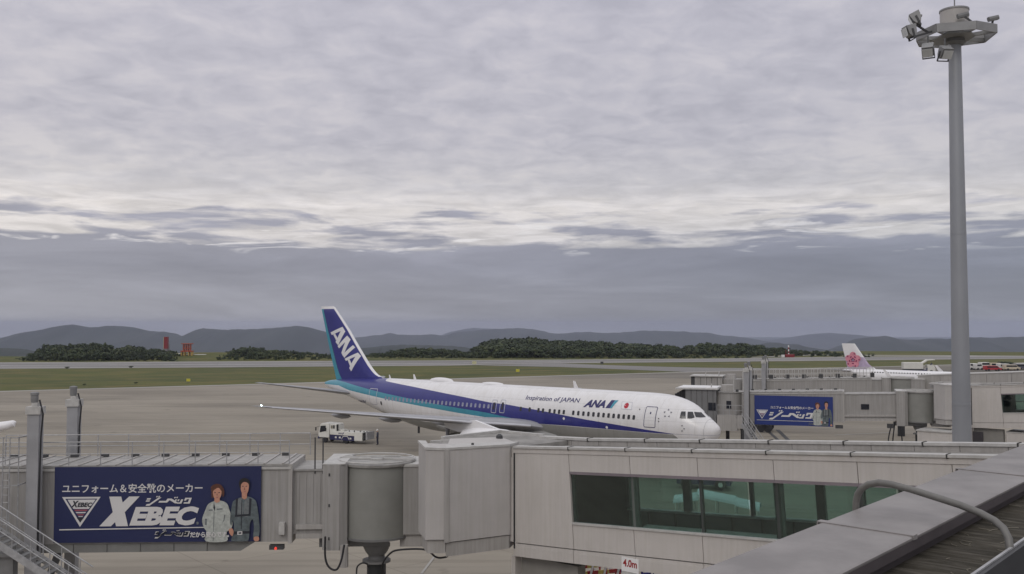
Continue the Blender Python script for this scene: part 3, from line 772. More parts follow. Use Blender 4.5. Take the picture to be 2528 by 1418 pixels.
# ---- tailplanes, wings
for sd in (1, -1):
    wingmesh([(sd * .9, 46.7, 6.2, 5.55, .09), (sd * 1.8, 47.5, 5.6, 5.72, .09), (sd * 9.2, 53.1, 1.9, 6.88, .09), (sd * 9.35, 53.5, 1.2, 6.9, .05)], 'tailplane', [WG], plane)
for sd in (1, -1):
    wt = 0 if sd > 0 else -.75
    w = wingmesh([(sd * 2.0, 17.2, 11.0, 3.75, .12), (sd * 3.2, 18.2, 9.9, 3.95, .12), (sd * 8.3, 21.7, 6.6, 4.50, .11), (sd * 15, 26.3, 4.5, 5.28 + wt * .5, .10), (sd * 23.0, 31.8, 2.2, 6.22 + wt, .09), (sd * 23.7, 32.4, 1.5, 6.32 + wt, .06), (sd * 23.8, 33, .8, 6.33 + wt, .03)], 'wing', [WG], plane)
    # bright leading edge
    mb = MB(); mb.path([(18.25, sd * 3.3, 3.96), (21.68, sd * 8.3, 4.50), (26.28, sd * 15, 5.28 + wt * .5), (31.78, sd * 23.0, 6.22 + wt)], [.16, .11, .08, .045], 8); mb.build('leading_edge', BARE, w, True)
    for (yy, le, ln, zz) in ((5.2, 26.4, 3.6, 3.75), (11.2, 27.6, 3.4, 4.45), (15.8, 29.6, 3.0, 5.05)):
        mb = MB(); mb.lathe([(.02, le), (.2, le + ln * .15), (.3, le + ln * .45), (.22, le + ln * .75), (.02, le + ln)], 12, (0, sd * yy, zz), 'X', False); mb.build('flap_fairing', WG, w, True)
    # engine
    ex, ey, ez = 16.6, sd * 7.9, 2.62
    mb = MB(); mb.lathe([(1.12, ex + .9), (1.14, ex + .1), (1.24, ex - .02), (1.34, ex + .12), (1.44, ex + .9), (1.47, ex + 2.2), (1.40, ex + 4.0), (1.22, ex + 5.6), (1.16, ex + 5.6)], 36, (0, ey, ez), 'X', False)
    en = mb.build('engine', AW, plane, True)
    mb = MB(); mb.lathe([(.95, ex + 5.3), (.86, ex + 6.5), (.62, ex + 7.7), (.56, ex + 7.7), (.50, ex + 7.2)], 28, (0, ey, ez), 'X', False); mb.build('exhaust_nozzle', mat('nozzle_metal', (.16, .15, .12), .45, .5), en, True)
    mb = MB(); mb.lathe([(.03, ex + 8.4), (.3, ex + 7.7), (.40, ex + 7.1)], 20, (0, ey, ez), 'X', False); mb.build('exhaust_cone', DARKM, en, True)
    mb = MB(); mb.lathe([(.02, ex + .5), (.2, ex + .75), (.34, ex + 1.1)], 20, (0, ey, ez), 'X', False)
    for k in range(24):
        t = k * math.pi / 12; mb.beam((ex + 1.1, ey, ez), (ex + 1.15, ey + 1.12 * math.cos(t), ez + 1.12 * math.sin(t)), .1, .02)
    mb.build('fan', DARKM, en)
    mb = MB(); mb.prism([(ex + 1.4, ez + 1.40), (ex + 4.5, ez + 2.05), (ex + 8.6, ez + 1.75), (ex + 8.3, ez + 1.1), (ex + 5.8, ez + .7), (ex + 4.3, ez + 1.2)], ey - .16, ey + .16, 'Y'); mb.build('pylon', AW, en)
# wing-body fairing
mb = MB(); vs = []; fs = []; prof = [(13.2, .1, .1), (14.5, 1.2, .5), (16.2, 2.1, .85), (18.5, 2.70, 1.12), (23, 2.84, 1.2), (28, 2.76, 1.15), (31, 2.35, .9), (34, 1.3, .5), (35.5, .1, .1)]
n = 24
for (x, w_, h_) in prof:
    for k in range(n): t = 2 * math.pi * k / n; vs.append((x, w_ * math.sin(t), 2.95 + h_ * (1.05 if math.cos(t) > 0 else 1.0) * math.cos(t)))
for i in range(len(prof) - 1):
    for k in range(n): k2 = (k + 1) % n; fs.append((i * n + k, i * n + k2, (i + 1) * n + k2, (i + 1) * n + k))
mb._add(vs, fs); mb.build('belly_fairing', AG, plane, True)
# ---- cabin windows
def px_s(px, py): return H.hit(px, py)[0]
def window_mesh(mm):
    mb = MB(); hw_, hh = .135, .21; pts = []
    for (cx_, cz_, a0) in ((hw_ - .08, hh - .1, 0), (-hw_ + .08, hh - .1, 90), (-hw_ + .08, -hh + .1, 180), (hw_ - .08, -hh + .1, 270)):
        for k in range(3): a = R(a0 + 45 * k); pts.append((cx_ + .08 * math.cos(a), cz_ + .1 * math.sin(a)))
    mb.prism(pts, -.02, .012, 'Y'); return mb
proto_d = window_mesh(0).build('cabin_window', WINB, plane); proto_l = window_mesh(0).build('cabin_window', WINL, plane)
WZ = 5.42
slots = []
for px in [1416.4 + i * (1565.6 - 1416.4) / 12 for i in range(13)] + [1358.3, 1370, 1381.4, 1393, 1330.5, 1341.6, 1308.7, 1286.7]:
    slots.append((px_s(px, 1003 + (px - 1288) * .0758), proto_d))
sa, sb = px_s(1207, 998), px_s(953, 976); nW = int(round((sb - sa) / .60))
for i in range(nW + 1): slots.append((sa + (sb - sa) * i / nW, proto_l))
first = {proto_d.name: True, proto_l.name: True}
for (x, pr) in slots:
    for sd in (1, -1):
        y_ = H.y(x, WZ); dz = .05; tilt = math.atan2(H.y(x, WZ + dz) - H.y(x, WZ - dz), 2 * dz)
        if first.pop(pr.name, None): c = pr
        else: c = pr.copy(); col.objects.link(c); c.parent = plane
        c.location = (x, sd * (y_ + .0), WZ); c.rotation_euler = (-tilt * sd, 0, 0) if sd > 0 else (-tilt * -1 * 1, 0, math.pi)
        if sd < 0: c.rotation_euler = (tilt, 0, 0)
# ---- doors and small markings, laid on the hull
def outline(name, x0, x1, z0, z1, w, m, parent, rad=.14, off=.014):
    """rounded frame around a door"""
    def rr(a0, a1, b0, b1, r):
        p = []
        for (cx_, cz_, s0) in ((a1 - r, b1 - r, 0), (a0 + r, b1 - r, 90), (a0 + r, b0 + r, 180), (a1 - r, b0 + r, 270)):
            for k in range(5): t = R(s0 + 22.5 * k); p.append((cx_ + r * math.cos(t), cz_ + r * math.sin(t)))
        return p
    o_, i_ = rr(x0, x1, z0, z1, rad), rr(x0 + w, x1 - w, z0 + w, z1 - w, max(rad - w, .02)); n = len(o_)
    vs = o_ + i_; fs = [(k, (k + 1) % n, n + (k + 1) % n, n + k) for k in range(n)]
    return decal(name, vs, fs, lambda a, b: H.pt(a, b, off), m, parent, .3)
def crop7(x, y): return (1260 + x / 4.6815, 960 + y / 4.6815)
def crop6(x, y): return (1200 + x / 4.0774, 900 + y / 4.0774)
def q4(fn, *p): return [H.hit(*fn(*a)) for a in p]
def box_of(q): xs = [a[0] for a in q]; zs = [a[1] for a in q]; return min(xs), max(xs), min(zs), max(zs)
NAVY = mat('navy_outline', (.03, .03, .10), .4); LINE = mat('pale_outline', (.42, .43, .48), .4)
d1 = H.hit(*crop7(1545, 330))[0], H.hit(*crop7(1682, 330))[0]
x0, x1 = min(d1), max(d1)
zc = H.hit(*crop7(1612, 205))[1], H.hit(*crop7(1612, 450))[1]
def door(x0, x1, z0, z1, m, lw):
    mb_o = decal('cabin_door', [(x0 + .03, z0 + .03), (x1 - .03, z0 + .03), (x1 - .03, z1 - .03), (x0 + .03, z1 - .03)], [(0, 1, 2, 3)], lambda a, b: H.pt(a, b, .008), fus.data.materials[0], plane, .3)
    outline('door_outline', x0, x1, z0, z1, lw, m, mb_o)
    return mb_o
print('door1', x0, x1, zc)
dd = door(x0, x1, min(zc), max(zc), NAVY, .055)
decal('door_handle', *(lambda c: ([(c[0] - .06, c[1] - .09), (c[0] + .06, c[1] - .09), (c[0] + .06, c[1] + .09), (c[0] - .06, c[1] + .09)], [(0, 1, 2, 3)]))(((x0 + x1) / 2, (zc[0] + zc[1]) / 2 + .35)), lambda a, b: H.pt(a, b, .016), NAVY, dd)
xa = sorted((H.hit(911, 980)[0], H.hit(929.5, 980)[0])); za = sorted((H.hit(*crop5(1120, 855))[1], H.hit(*crop5(1120, 1003))[1])); print('door4', xa, za)
door(xa[0], xa[1], za[0], za[1], LINE, .07)
for px in (1219.6, 1240.5):
    xs_ = px_s(px, 1003); z_ = H.hit(px, 1003)[1]
    dd = door(xs_ - .34, xs_ + .34, z_ - .68, z_ + .62, LINE, .07)
    decal('door_window', [(xs_ - .14, z_ - .35), (xs_ + .14, z_ - .35), (xs_ + .14, z_ + .35), (xs_ - .14, z_ + .35)], [(0, 1, 2, 3)], lambda a, b: H.pt(a, b, .016), WINB, dd, .3)
# lettering on the hull
def hull_text(txt, quad, m, bold=.03, shear=0, name='lettering', off=.014):
    v_, f_ = text_geo(txt, bold, shear); v_, f_ = fit_geo(v_, f_, quad); return decal(name, v_, f_, lambda a, b: H.pt(a, b, off), m, plane, .3)
TXT = mat('navy_lettering', (.022, .020, .11), .4)
hull_text('Inspiration of JAPAN', q4(crop7, (172, 140), (800, 178), (812, 112), (186, 76)), TXT, .012, .25)
hull_text('ANA', q4(crop7, (840, 213), (1088, 223), (1104, 135), (868, 126)), TXT, .05, .45)
def hull_poly(name, pts, m, off=.014): return decal(name, [H.hit(*p) for p in pts], [tuple(range(len(pts)))], lambda a, b: H.pt(a, b, off), m, plane, .3)
hull_poly('emblem_bar', [crop7(*p) for p in ((1098, 224), (1150, 226), (1212, 134), (1172, 132))], TXT)
hull_poly('emblem_bar', [crop7(*p) for p in ((1150, 226), (1172, 227), (1252, 135), (1212, 134))], AC)
hull_poly('flag', [crop7(*p) for p in ((1285, 232), (1400, 240), (1410, 162), (1296, 155))], AW, .016)
hull_poly('flag_border', [crop7(*p) for p in ((1281, 236), (1404, 244), (1414, 158), (1292, 151))], LINE, .012)
c_ = H.hit(*crop7(1342, 197)); rr_ = .24
decal('flag_disc', [(c_[0] + rr_ * math.cos(t * .3927), c_[1] + rr_ * math.sin(t * .3927)) for t in range(16)], [tuple(range(16))], lambda a, b: H.pt(a, b, .02), mat('flag_red', (.42, .012, .03), .4), plane)
c_ = H.hit(*crop7(1817, 286)); vs = []; fs = []
for k in range(5):
    a = R(90 + 72 * k); cx_, cz_ = c_[0] + .3 * math.cos(a), c_[1] + .3 * math.sin(a); o = len(vs)
    vs += [(cx_ + .10 * math.cos(a + R(120 * j)), cz_ + .10 * math.sin(a + R(120 * j))) for j in range(3)]; fs.append((o, o + 1, o + 2))
for k in range(5): decal('star_emblem', vs[3 * k:3 * k + 3], [(0, 1, 2)], lambda a, b: H.pt(a, b, .014), mat('emblem_grey', (.12, .12, .15), .4), plane)
hull_text('JA619A', q4(crop5, (982, 990), (1060, 998), (1062, 966), (984, 958)), TXT, .03, .1)
for (cx_, cy_, r_) in ((1199, 992, .16),):
    c_ = H.hit(*crop5(cx_, cy_)); decal('lavatory_hatch', [(c_[0] + r_ * math.cos(t * .785), c_[1] + 1.5 * r_ * math.sin(t * .785)) for t in range(8)], [tuple(range(8))], lambda a, b: H.pt(a, b, .014), DARKM, plane)
for p in ((618, 345), (1115, 447)):
    c_ = H.hit(*crop7(*p)); decal('hatch_mark', [(c_[0] + .13 * math.cos(t * .785), c_[1] + .13 * math.sin(t * .785)) for t in range(8)], [tuple(range(8))], lambda a, b: H.pt(a, b, .014), AW, plane)
for p in ((1985, 428), (2010, 463), (1985, 488), (1715, 345), (1715, 376), (1497, 236)):
    c_ = H.hit(*crop7(*p)); mb = MB(); mb.lathe([(.05, 0), (.02, .12)], 6, (0, 0, 0), 'Y'); o_ = mb.build('probe', DARKM, plane); o_.location = H.pt(c_[0], c_[1], 0); o_.scale = (1, 1, 1)
# cockpit glazing
for nm, pl in (('cockpit_window', ((1957, 342), (1976, 264), (2026, 266), (2028, 346))), ('cockpit_window', ((2046, 345), (2050, 268), (2108, 268), (2130, 332), (2095, 345))), ('cockpit_window', ((2143, 330), (2122, 270), (2205, 274), (2258, 330), (2200, 333)))):
    hp = [H.hit(*crop7(*p)) for p in pl]; print('win', [tuple(round(v, 2) for v in q) for q in hp])
    for sd in (1, -1):
        decal(nm, hp, [tuple(range(len(hp)))], lambda a, b: H.pt(a, b, .03, sd), WINB, plane, .10)
# radome joint
mb = MB(); xs_ = H.hit(*crop7(2236, 470))[0]; zt, zb, w_ = H.zt(xs_), H.zb(xs_), H.hw(xs_)
mb.path([(xs_ + .006 * 0, (w_ + .004) * math.sin(t), (zt + zb) / 2 + ((zt - zb) / 2 + .004) * math.cos(t)) for t in np.linspace(0, 2 * math.pi, 40)], .012, 4); mb.build('radome_joint', mat('joint_grey', (.25, .25, .26), .5), plane)
# aerials and domes on the crown
for (px, h_, w_) in ((965, .42, .25), (1028, .62, .4), (1428, .75, .5)):
    x_ = H.plane(px, 940 + (px - 940) * .05)[0]; mb = MB(); mb.prism([(x_, 7.45), (x_ + w_, 7.45), (x_ + w_ * 1.25, 7.45 + h_), (x_ + w_ * .85, 7.45 + h_)], -.03, .03, 'Y'); mb.build('blade_aerial', AW, plane)
for (px, l_, h_) in ((1090, 1.9, .42), (1216, 1.6, .22)):
    x_ = H.plane(px, 940)[0]; mb = MB(); vs = []; fs = []
    for i in range(9):
        for k in range(13): u = -1 + 2 * i / 8; t = math.pi * k / 12; q_ = math.sqrt(max(1 - u * u, .0)); vs.append((x_ + u * l_, .5 * q_ * math.cos(t), 7.46 + h_ * q_ * math.sin(t)))
    for i in range(8):
        for k in range(12): fs.append((i * 13 + k, i * 13 + k + 1, (i + 1) * 13 + k + 1, (i + 1) * 13 + k))
    mb._add(vs, fs); mb.build('aerial_dome', AW, plane, True)
# undercarriage
def wheel(mb, c, r, w): mb.lathe([(r * .55, -w / 2), (r * .9, -w / 2), (r, -w / 3), (r, w / 3), (r * .9, w / 2), (r * .55, w / 2)], 20, c, 'Y')
mb = MB(); mb.tube((6.2, 0, 2.6), (6.2, 0, .5), .13); mb.beam((6.0, 0, 2.5), (4.8, 0, 2.4), .1, .1); mb.beam((6.2, 0, 1.2), (7.4, 0, 2.3), .1, .1); g_ = mb.build('nose_gear', WG, plane)
for sd in (1, -1):
    mb = MB(); wheel(mb, (6.2, sd * .32, .47), .47, .3); mb.build('wheel', BLACK, g_, True)
    mb = MB(); mb.tube((28, sd * 4.65, 3.4), (28, sd * 4.65, .6), .2); mb.beam((27.2, sd * 4.65, .58), (28.8, sd * 4.65, .58), .2, .25); g2 = mb.build('main_gear', WG, plane)
    for dx in (-.72, .72):
        for dy in (-.55, .55):
            mb = MB(); wheel(mb, (28 + dx, sd * 4.65 + dy, .58), .58, .42); mb.build('wheel', BLACK, g2, True)
# wingtip light
mb = MB(); mb.lathe([(.01, -.12), (.045, -.04), (.05, .05), (.01, .12)], 10, (32.5, 23.6, 6.42), 'X'); mb.build('navigation_light', mat('lit_lamp', (.8, .9, 1), .3, emit=(.75, 1, .95), es=9), plane)
mb = MB(); mb.box(37, 37.25, -.05, .05, 1.6, 2.5); mb.build('drain_mast', DARKM, plane)

# ------------------------------------------------------------------ second airliner, far right
A2 = V((-.72, .69, 0)).normalized(); S2 = .80
T2 = [(0, 3.2, 3.16, .03), (.3, 3.6, 2.7, .5), (1.2, 4.3, 2.1, 1.1), (2.4, 5.1, 1.75, 1.6), (4, 5.4, 1.45, 1.84), (6, 5.45, 1.4, 1.88), (24, 5.45, 1.4, 1.88), (28, 5.45, 1.7, 1.8), (32, 5.42, 2.7, 1.5), (35.5, 5.3, 3.8, .95), (37.8, 5.05, 4.4, .4), (38.6, 4.9, 4.7, .14)]
T2 = [tuple(v * S2 for v in r) for r in T2]
tail2 = at(2074, 914, 203); tail2.z = 0
pos2 = tail2 - A2 * T2[-1][0]
H2 = Hull(T2, pos2, frame(A2))
p2_ = thing('distant_airliner', 'white airliner at the far right with a pink plum blossom on its tail fin', 'airliner', pos2, frame(A2))
f2 = H2.mesh('fuselage', AW, p2_, 32)
LE2 = [H2.plane(*p) for p in ((2158, 909), (2148, 904), (2110, 848.5))]; TE2 = [H2.plane(*p) for p in ((2093, 912), (2078, 848.5))]
zz = [4.2, 4.5, 5.4, 6.8, 8.2, LE2[-1][1]]
def fx2(z, l): p = sorted(l, key=lambda q: q[1]); return float(np.interp(z, [q[1] for q in p], [q[0] for q in p]))
fin2 = wingmesh([(z, fx2(z, LE2), fx2(z, TE2) - fx2(z, LE2), 0, .08) for z in zz], 'tail_fin', [AW], p2_, True)
lav = mat('pale_lavender', (.42, .34, .47), .4)
fin2.data.materials.append(lav)
for p in fin2.data.polygons:
    if p.center.z < 6.2: p.material_index = 1
PK = mat('blossom_pink', (.62, .24, .30), .4); PR = mat('blossom_magenta', (.22, .015, .09), .4)
cF = H2.plane(2107, 889); rP = .95
def disc(c, r, n=12, sq=1): return [(c[0] + r * math.cos(2 * math.pi * k / n), c[1] + r * sq * math.sin(2 * math.pi * k / n)) for k in range(n)]
def fin2pt(off): return lambda a, b: V((a, .25 + off, b))
for k in range(5):
    a = R(90 + 72 * k); c = (cF[0] + 1.0 * math.cos(a), cF[1] + 1.0 * math.sin(a))
    decal('petal', disc(c, .72), [tuple(range(12))], fin2pt(.0 + .004 * k), PK, fin2)
    for (dr, da, r_) in ((.35, 0, .16), (.75, .5, .15), (.75, -.5, .15), (1.35, .25, .18)):
        c2 = (cF[0] + dr * math.cos(a + da), cF[1] + dr * math.sin(a + da)); decal('stamen', disc(c2, r_, 6), [tuple(range(6))], fin2pt(.03), PR, fin2)
for sd in (1, -1):
    wingmesh([(sd * .4, 34.6 * S2, 3.2, 3.85, .09), (sd * 5.4, 38.4 * S2, 1.2, 4.3, .08)], 'tailplane', [WG], p2_)
    w = wingmesh([(sd * 1.3, 8 * S2, 5.6, 2.1, .12), (sd * 5, 11.5 * S2, 3.2, 2.5, .11), (sd * 13.4, 17.6 * S2, 1.3, 3.3, .09)], 'wing', [WG], p2_)
    mb = MB(); mb.prism([(17.4 * S2, 3.25), (18.8 * S2, 3.25), (20.2 * S2, 5.0), (19.6 * S2, 5.0)], sd * 13.35, sd * 13.45, 'Y'); mb.build('winglet', AW, w)
    mb = MB(); mb.lathe([(.7, 7.2 * S2), (.8, 8 * S2), (.75, 10 * S2), (.5, 11.5 * S2)], 20, (0, sd * 4.2, 1.55), 'X'); mb.build('engine', AW, p2_, True)
    mb = MB(); wheel(mb, (16 * S2, sd * 2.3, .42), .42, .5); mb.build('wheel', BLACK, p2_, True)
mb = MB(); wheel(mb, (4.4 * S2, 0, .32), .32, .4); mb.build('wheel', BLACK, p2_, True)
mb = MB(); mb.tube((4.4 * S2, 0, .3), (4.4 * S2, 0, 1.4), .08)
for sd in (1, -1): mb.tube((16 * S2, sd * 2.1, .4), (16 * S2, sd * 2, 2), .1)
mb.build('gear_leg', WG, p2_)
pw = MB(); pw.box(-.09, .09, -.02, .012, -.13, .13); pw = pw.build('cabin_window', WINB, p2_); fst = True
for i in range(44):
    x_ = 5 * S2 + i * .555
    if x_ > 29.5 * S2: break
    c = pw if fst else pw.copy()
    if not fst: col.objects.link(c); c.parent = p2_
    fst = False; c.location = (x_, H2.y(x_, 3.72), 3.72); c.scale = (1.5, 1, 1.5)
hb = MB(); hb.prism([(29 * S2, 4.36 - .05), (31.5 * S2, 4.36 + .0), (30.5 * S2, 4.7), (29.6 * S2, 4.7)], -.3, .3, 'Y'); hb.build('aerial_dome', AW, p2_)
# ================================================================== terminal piers (fixed bridges)
GLASS = glass_mat('green_tinted_glass', (.69, .80, .77), .06)
MULL = mat('mullion_dark', (.05, .056, .052), .45)
MULLG = mat('mullion_grey', (.115, .125, .115), .45)
HEAD = mat('window_head_trim', (.20, .17, .185), .5)
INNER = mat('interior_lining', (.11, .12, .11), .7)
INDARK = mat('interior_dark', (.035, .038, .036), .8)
ROOFTOP = mat('pier_roof_membrane', (.235, .225, .21), .8, var=.25, vs_=1.0)
SEAM = mat('seam_dark', (.05, .048, .045), .9)  # dark joint pieces between the coping lengths
K = .068      # the pier ramps up towards the terminal
def pier(label, O, length=22.2, win_from=2.85, near=True, group='glazed pier corridors'):
    t = thing('pier_corridor', label, 'corridor', (O[0], O[1], 0), frame((.757, -.653)), group)
    sh = lambda p: V((p.x + K * (8.5 - p.z) * min(max(p.x, 0) / 2.85, 1), p.y, p.z + K * max(p.x, 0)))
    def B(): m = MB(); m.fn = sh; return m
    # structural walls kept behind the cladding
    W_ = 3.5
    cols = [0.0, 2.85, 5.72, 8.6, 11.5, 14.35, 17.2, 20.0, length]
    mb = B(); mb.box(0.0, 2.85, .12, .3, 4.05, 8.28); mb.build('wall_core', JOINT, t)
    mb = B(); mb.box(2.85, length, .12, .26, 4.05, 5.56); mb.build('wall_core', JOINT, t)
    mb = B(); mb.box(2.85, length, .12, .26, 7.56, 8.28); mb.build('wall_core', JOINT, t)
    g = .012
    for i in range(len(cols) - 1):
        a, b = cols[i], cols[i + 1]
        rows = [(4.05, 4.56), (4.60, 8.27)] if i == 0 else [(4.05, 4.56), (4.60, 5.55), (7.60, 8.27)]
        for (z0, z1) in rows:
            y0 = -.02 if z1 < 4.6 else 0
            mb = B(); x1 = b - g; x0 = a + g + (.10 if i == 0 else 0)
            n = 3
            mb.box(x0, x1, y0, .115, z0, z1); mb.build('panel', BEIGE, t)
            if z1 < 4.6: mb = B(); mb.box(x0, x1, y0 - .025, y0 - .002, z0, z1 - .11); mb.build('skirt_facing', BEIGE, t)
        if i: 
            mb = B(); mb.box(a + .002, b - .002, -.05, .16, 5.555, 5.63); mb.build('window_sill', TRIM, t)
            mb = B(); mb.box(a + .002, b - .002, -.03, .16, 7.50, 7.595); mb.build('window_head', HEAD, t)
            w = B(); w.box(a + .06, b - .06, .07, .085, 5.64, 7.495); pane = w.build('pane', GLASS, t)
            mm = B(); wd = .05 if i in (3,) else .11
            mm.box(a - wd, a + wd, .10, .24, 5.632, 7.498); mm.build('mullion', MULL if i != 2 else MULLG, t)
            if i in (2, 4):
                mm = B(); mm.box(a + wd + .003, a + wd + .10, .12, .22, 5.632, 7.498); mm.build('mullion', MULLG, t)
    # coping pieces along the near eave
    mb = B(); mb.box(0, length, -.03, .28, 8.28, 8.47); mb.build('eave_fascia', BEIGE, t)
    for i, (a, b) in enumerate(zip([0, 2.9, 5.6, 8.45, 11.3, 14.2, 17.1, 20], [2.9, 5.6, 8.45, 11.3, 14.2, 17.1, 20, length])):
        mb = B(); mb.box(a + .02, b - .02, -.09, .30, 8.473, 8.56); mb.build('coping', TRIM, t)
        mb = B(); mb.box(b - .022, b + .022, -.10, .28, 8.44, 8.575); mb.build('coping_joint', SEAM, t)
    # roof
    mb = B(); mb.box(0, length, .30, W_ - .32, 8.20, 8.30); mb.build('roof', ROOFTOP, t)
    mb = B(); mb.box(-1.2, length, W_ - .32, W_ - .12, 8.1, 8.50); mb.build('roof_parapet', GREYW, t)
    cps = [-1.2, 1.5, 4.4, 6.95, 9.85, 12.7, 15.4, 18.3, length]
    for a, b in zip(cps[:-1], cps[1:]):
        mb = B(); mb.box(a + .02, b - .02, W_ - .38, W_ + .05, 8.503, 8.60); mb.build('coping', TRIM, t)
        mb = B(); mb.box(b - .025, b + .025, W_ - .40, W_ + .03, 8.47, 8.62); mb.build('coping_joint', SEAM, t)
    # inner parapet sheet joints
    for x in np.arange(.6, length, 1.45):
        mb = B(); mb.box(x - .008, x + .008, W_ - .326, W_ - .3205, 8.305, 8.5); mb.build('parapet_joint', JOINT, t)
    # far wall with its own glazing
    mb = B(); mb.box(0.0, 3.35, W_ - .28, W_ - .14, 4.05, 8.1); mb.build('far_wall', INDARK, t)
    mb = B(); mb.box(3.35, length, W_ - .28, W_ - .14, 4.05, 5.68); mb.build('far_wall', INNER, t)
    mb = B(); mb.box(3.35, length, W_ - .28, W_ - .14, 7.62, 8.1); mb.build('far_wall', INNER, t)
    mb = B(); mb.box(3.35, length, W_ - .40, W_ - .10, 5.683, 5.76); mb.build('far_sill', TRIM, t)
    for k, x in enumerate((3.35, 6.15, 8.95, 11.65, 14.5, 17.3, 20)):
        wd = .16 if k in (1, 3) else .06
        mb = B(); mb.box(x - wd, x + wd, W_ - .30, W_ - .12, 5.763, 7.615); mb.build('mullion', MULLG if k in (1, 3) else MULL, t)
        b = (6.15, 8.95, 11.65, 14.5, 17.3, 20, length)[k]
        mb = B(); mb.box(x + wd + .002, b - .17, W_ - .2, W_ - .19, 5.765, 7.61); mb.build('pane', GLASS, t)
    for x in np.arange(4.3, length - 1, 1.25):
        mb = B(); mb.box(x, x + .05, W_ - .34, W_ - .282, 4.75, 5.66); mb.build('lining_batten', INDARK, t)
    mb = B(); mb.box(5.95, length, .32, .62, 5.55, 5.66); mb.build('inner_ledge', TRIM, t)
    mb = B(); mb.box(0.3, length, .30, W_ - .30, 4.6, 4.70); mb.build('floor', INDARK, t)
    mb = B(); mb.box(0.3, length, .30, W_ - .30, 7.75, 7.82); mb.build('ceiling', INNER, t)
    mb = B(); mb.box(0.02, length, .14, W_ - .14, 4.02, 4.045); mb.build('soffit', GREYD, t)
    mb = B(); mb.box(.0, .12, .0, W_ - .1, 4.05, 8.45); mb.build('end_wall', BEIGE, t)
    # slim vertical post with a drain at the outer corner
    mb = B(); mb.box(-.17, -.0, -.02, .14, 4.62, 8.47); mb.build('corner_post', BEIGE, t)
    mb = B(); mb.box(.002, .075, -.012, .1, 4.35, 8.45); mb.build('corner_joint', BLACK, t)
    # pier underneath
    mb = B(); mb.box(-.2, .0, .1, .5, 0, 4.0); mb.build('pier_edge', BEIGE, t)
    mb = MB(); mb.box(.05, 2.98, .45, .95, 0, 4.0); mb.build('pier_wall', mat('pier_wall_grey_brown', (.24, .23, .21), .8, var=.08), t)  # grey-brown wall panel below the soffit
    # vestibule at the outer end
    li = Matrix.Rotation(-frame((.757, -.653)), 4, 'Z') @ Matrix.Translation((-.07, -39.8, 0))
    def L2(x, y): p = li @ V((x, y, 0)); return (p.x, p.y)
    VG = wall_mat('vestibule_grey', (.44, .42, .405), .06)
    def Q(): m = MB(); m.fn = lambda p: V((p.x, p.y, p.z + (.05 * min(max(-p.x - .5, 0), 3.2) if p.z > 7 else 0))); return m
    mb = Q(); mb.prism([L2(*p) for p in ((-2.67, 38.27), (-.1, 39.72), (.3, 40.6), (-.5, 42.3), (-2.67, 41.3))], 4.93, 8.56); mb.build('vestibule', VG, t)
    mb = Q(); mb.prism([L2(*p) for p in ((-2.69, 38.22), (-.1, 39.68), (.3, 40.6), (-2.69, 39.3))], 8.563, 8.65); mb.build('vestibule_coping', TRIM, t)
    mb = Q(); mb.prism([L2(*p) for p in ((-3.44, 38.2), (-2.68, 38.25), (-2.68, 39.9), (-3.88, 39.8))], 5.05, 8.56); mb.build('vestibule_return', VG, t)
    mb = Q(); mb.prism([L2(*p) for p in ((-3.47, 38.16), (-2.67, 38.21), (-2.67, 38.55), (-3.3, 38.5), (-3.6, 39.9), (-3.92, 39.85))], 8.563, 8.66); mb.build('vestibule_coping', TRIM, t)
    mb = Q(); mb.prism([L2(*p) for p in ((-2.70, 38.19), (-2.50, 38.31), (-2.50, 38.5), (-2.70, 38.4))], 4.93, 8.56); mb.build('corner_post', GREYW, t)
    mb = MB(); mb.prism([L2(*p) for p in ((-2.64, 38.36), (-.12, 39.77), (.3, 41.4), (-2.6, 41.0))], 4.35, 4.89); mb.build('vestibule_skirt', GREYW, t)
    mb = MB(); mb.prism([L2(*p) for p in ((-3.38, 38.3), (-2.66, 38.34), (-2.66, 39.8), (-3.75, 39.75))], 4.5, 5.02); mb.build('vestibule_skirt', GREYW, t)
    # roof stub reaching back over the vestibule
    mb = MB(); mb.prism([L2(*p) for p in ((-3.1, 42.6), (-.56, 45.2), (2.9, 42.35), (.35, 39.95), (-.12, 39.8), (-2.6, 38.7), (-3.5, 39.6))], 8.1, 8.53); mb.build('roof_stub', ROOFTOP, t)
    for (a, b) in (((-3.1, 42.6), (-.56, 45.2)), ((-.56, 45.2), (1.45, 43.5))):
        pa, pb = L2(*a), L2(*b); mb = MB(); mb.beam((pa[0], pa[1], 8.58), (pb[0], pb[1], 8.58), .2, .1); mb.build('coping', TRIM, t)
    pa, pb = L2(-3.45, 40.7), L2(-3.0, 40.95); mb = MB(); mb.beam((pa[0], pa[1], 8.62), (pb[0], pb[1], 8.62), .16, .1); mb.build('coping', TRIM, t)
    mb = MB(); p_ = L2(-.55, 41.9); mb.lathe([(.16, 8.58), (.14, 8.75), (.05, 8.82)], 12, (p_[0], p_[1], 0)); mb.build('roof_outlet', DARKM, t)
    for (a, b, s_) in (((-1.6, 38.9), (-1.5, 39.1), 1),):
        pa = L2(*a); mb = MB(); mb.lathe([(.06, 8.72), (.05, 8.8)], 8, (pa[0], pa[1], 0)); mb.build('roof_fixing', DARKM, t)
    return t
O1 = V((.07, 39.8, 0)); SH = V((42.93, 49.7, 0)); O2 = O1 + SH
pr1 = pier('near beige pier corridor with a long green-tinted window and a 4.0m sign under it', O1)
pr2 = pier('far beige pier corridor behind the base of the tall mast', O2)
pr2.scale = (.88, .88, .88); pr2.location.z = .40
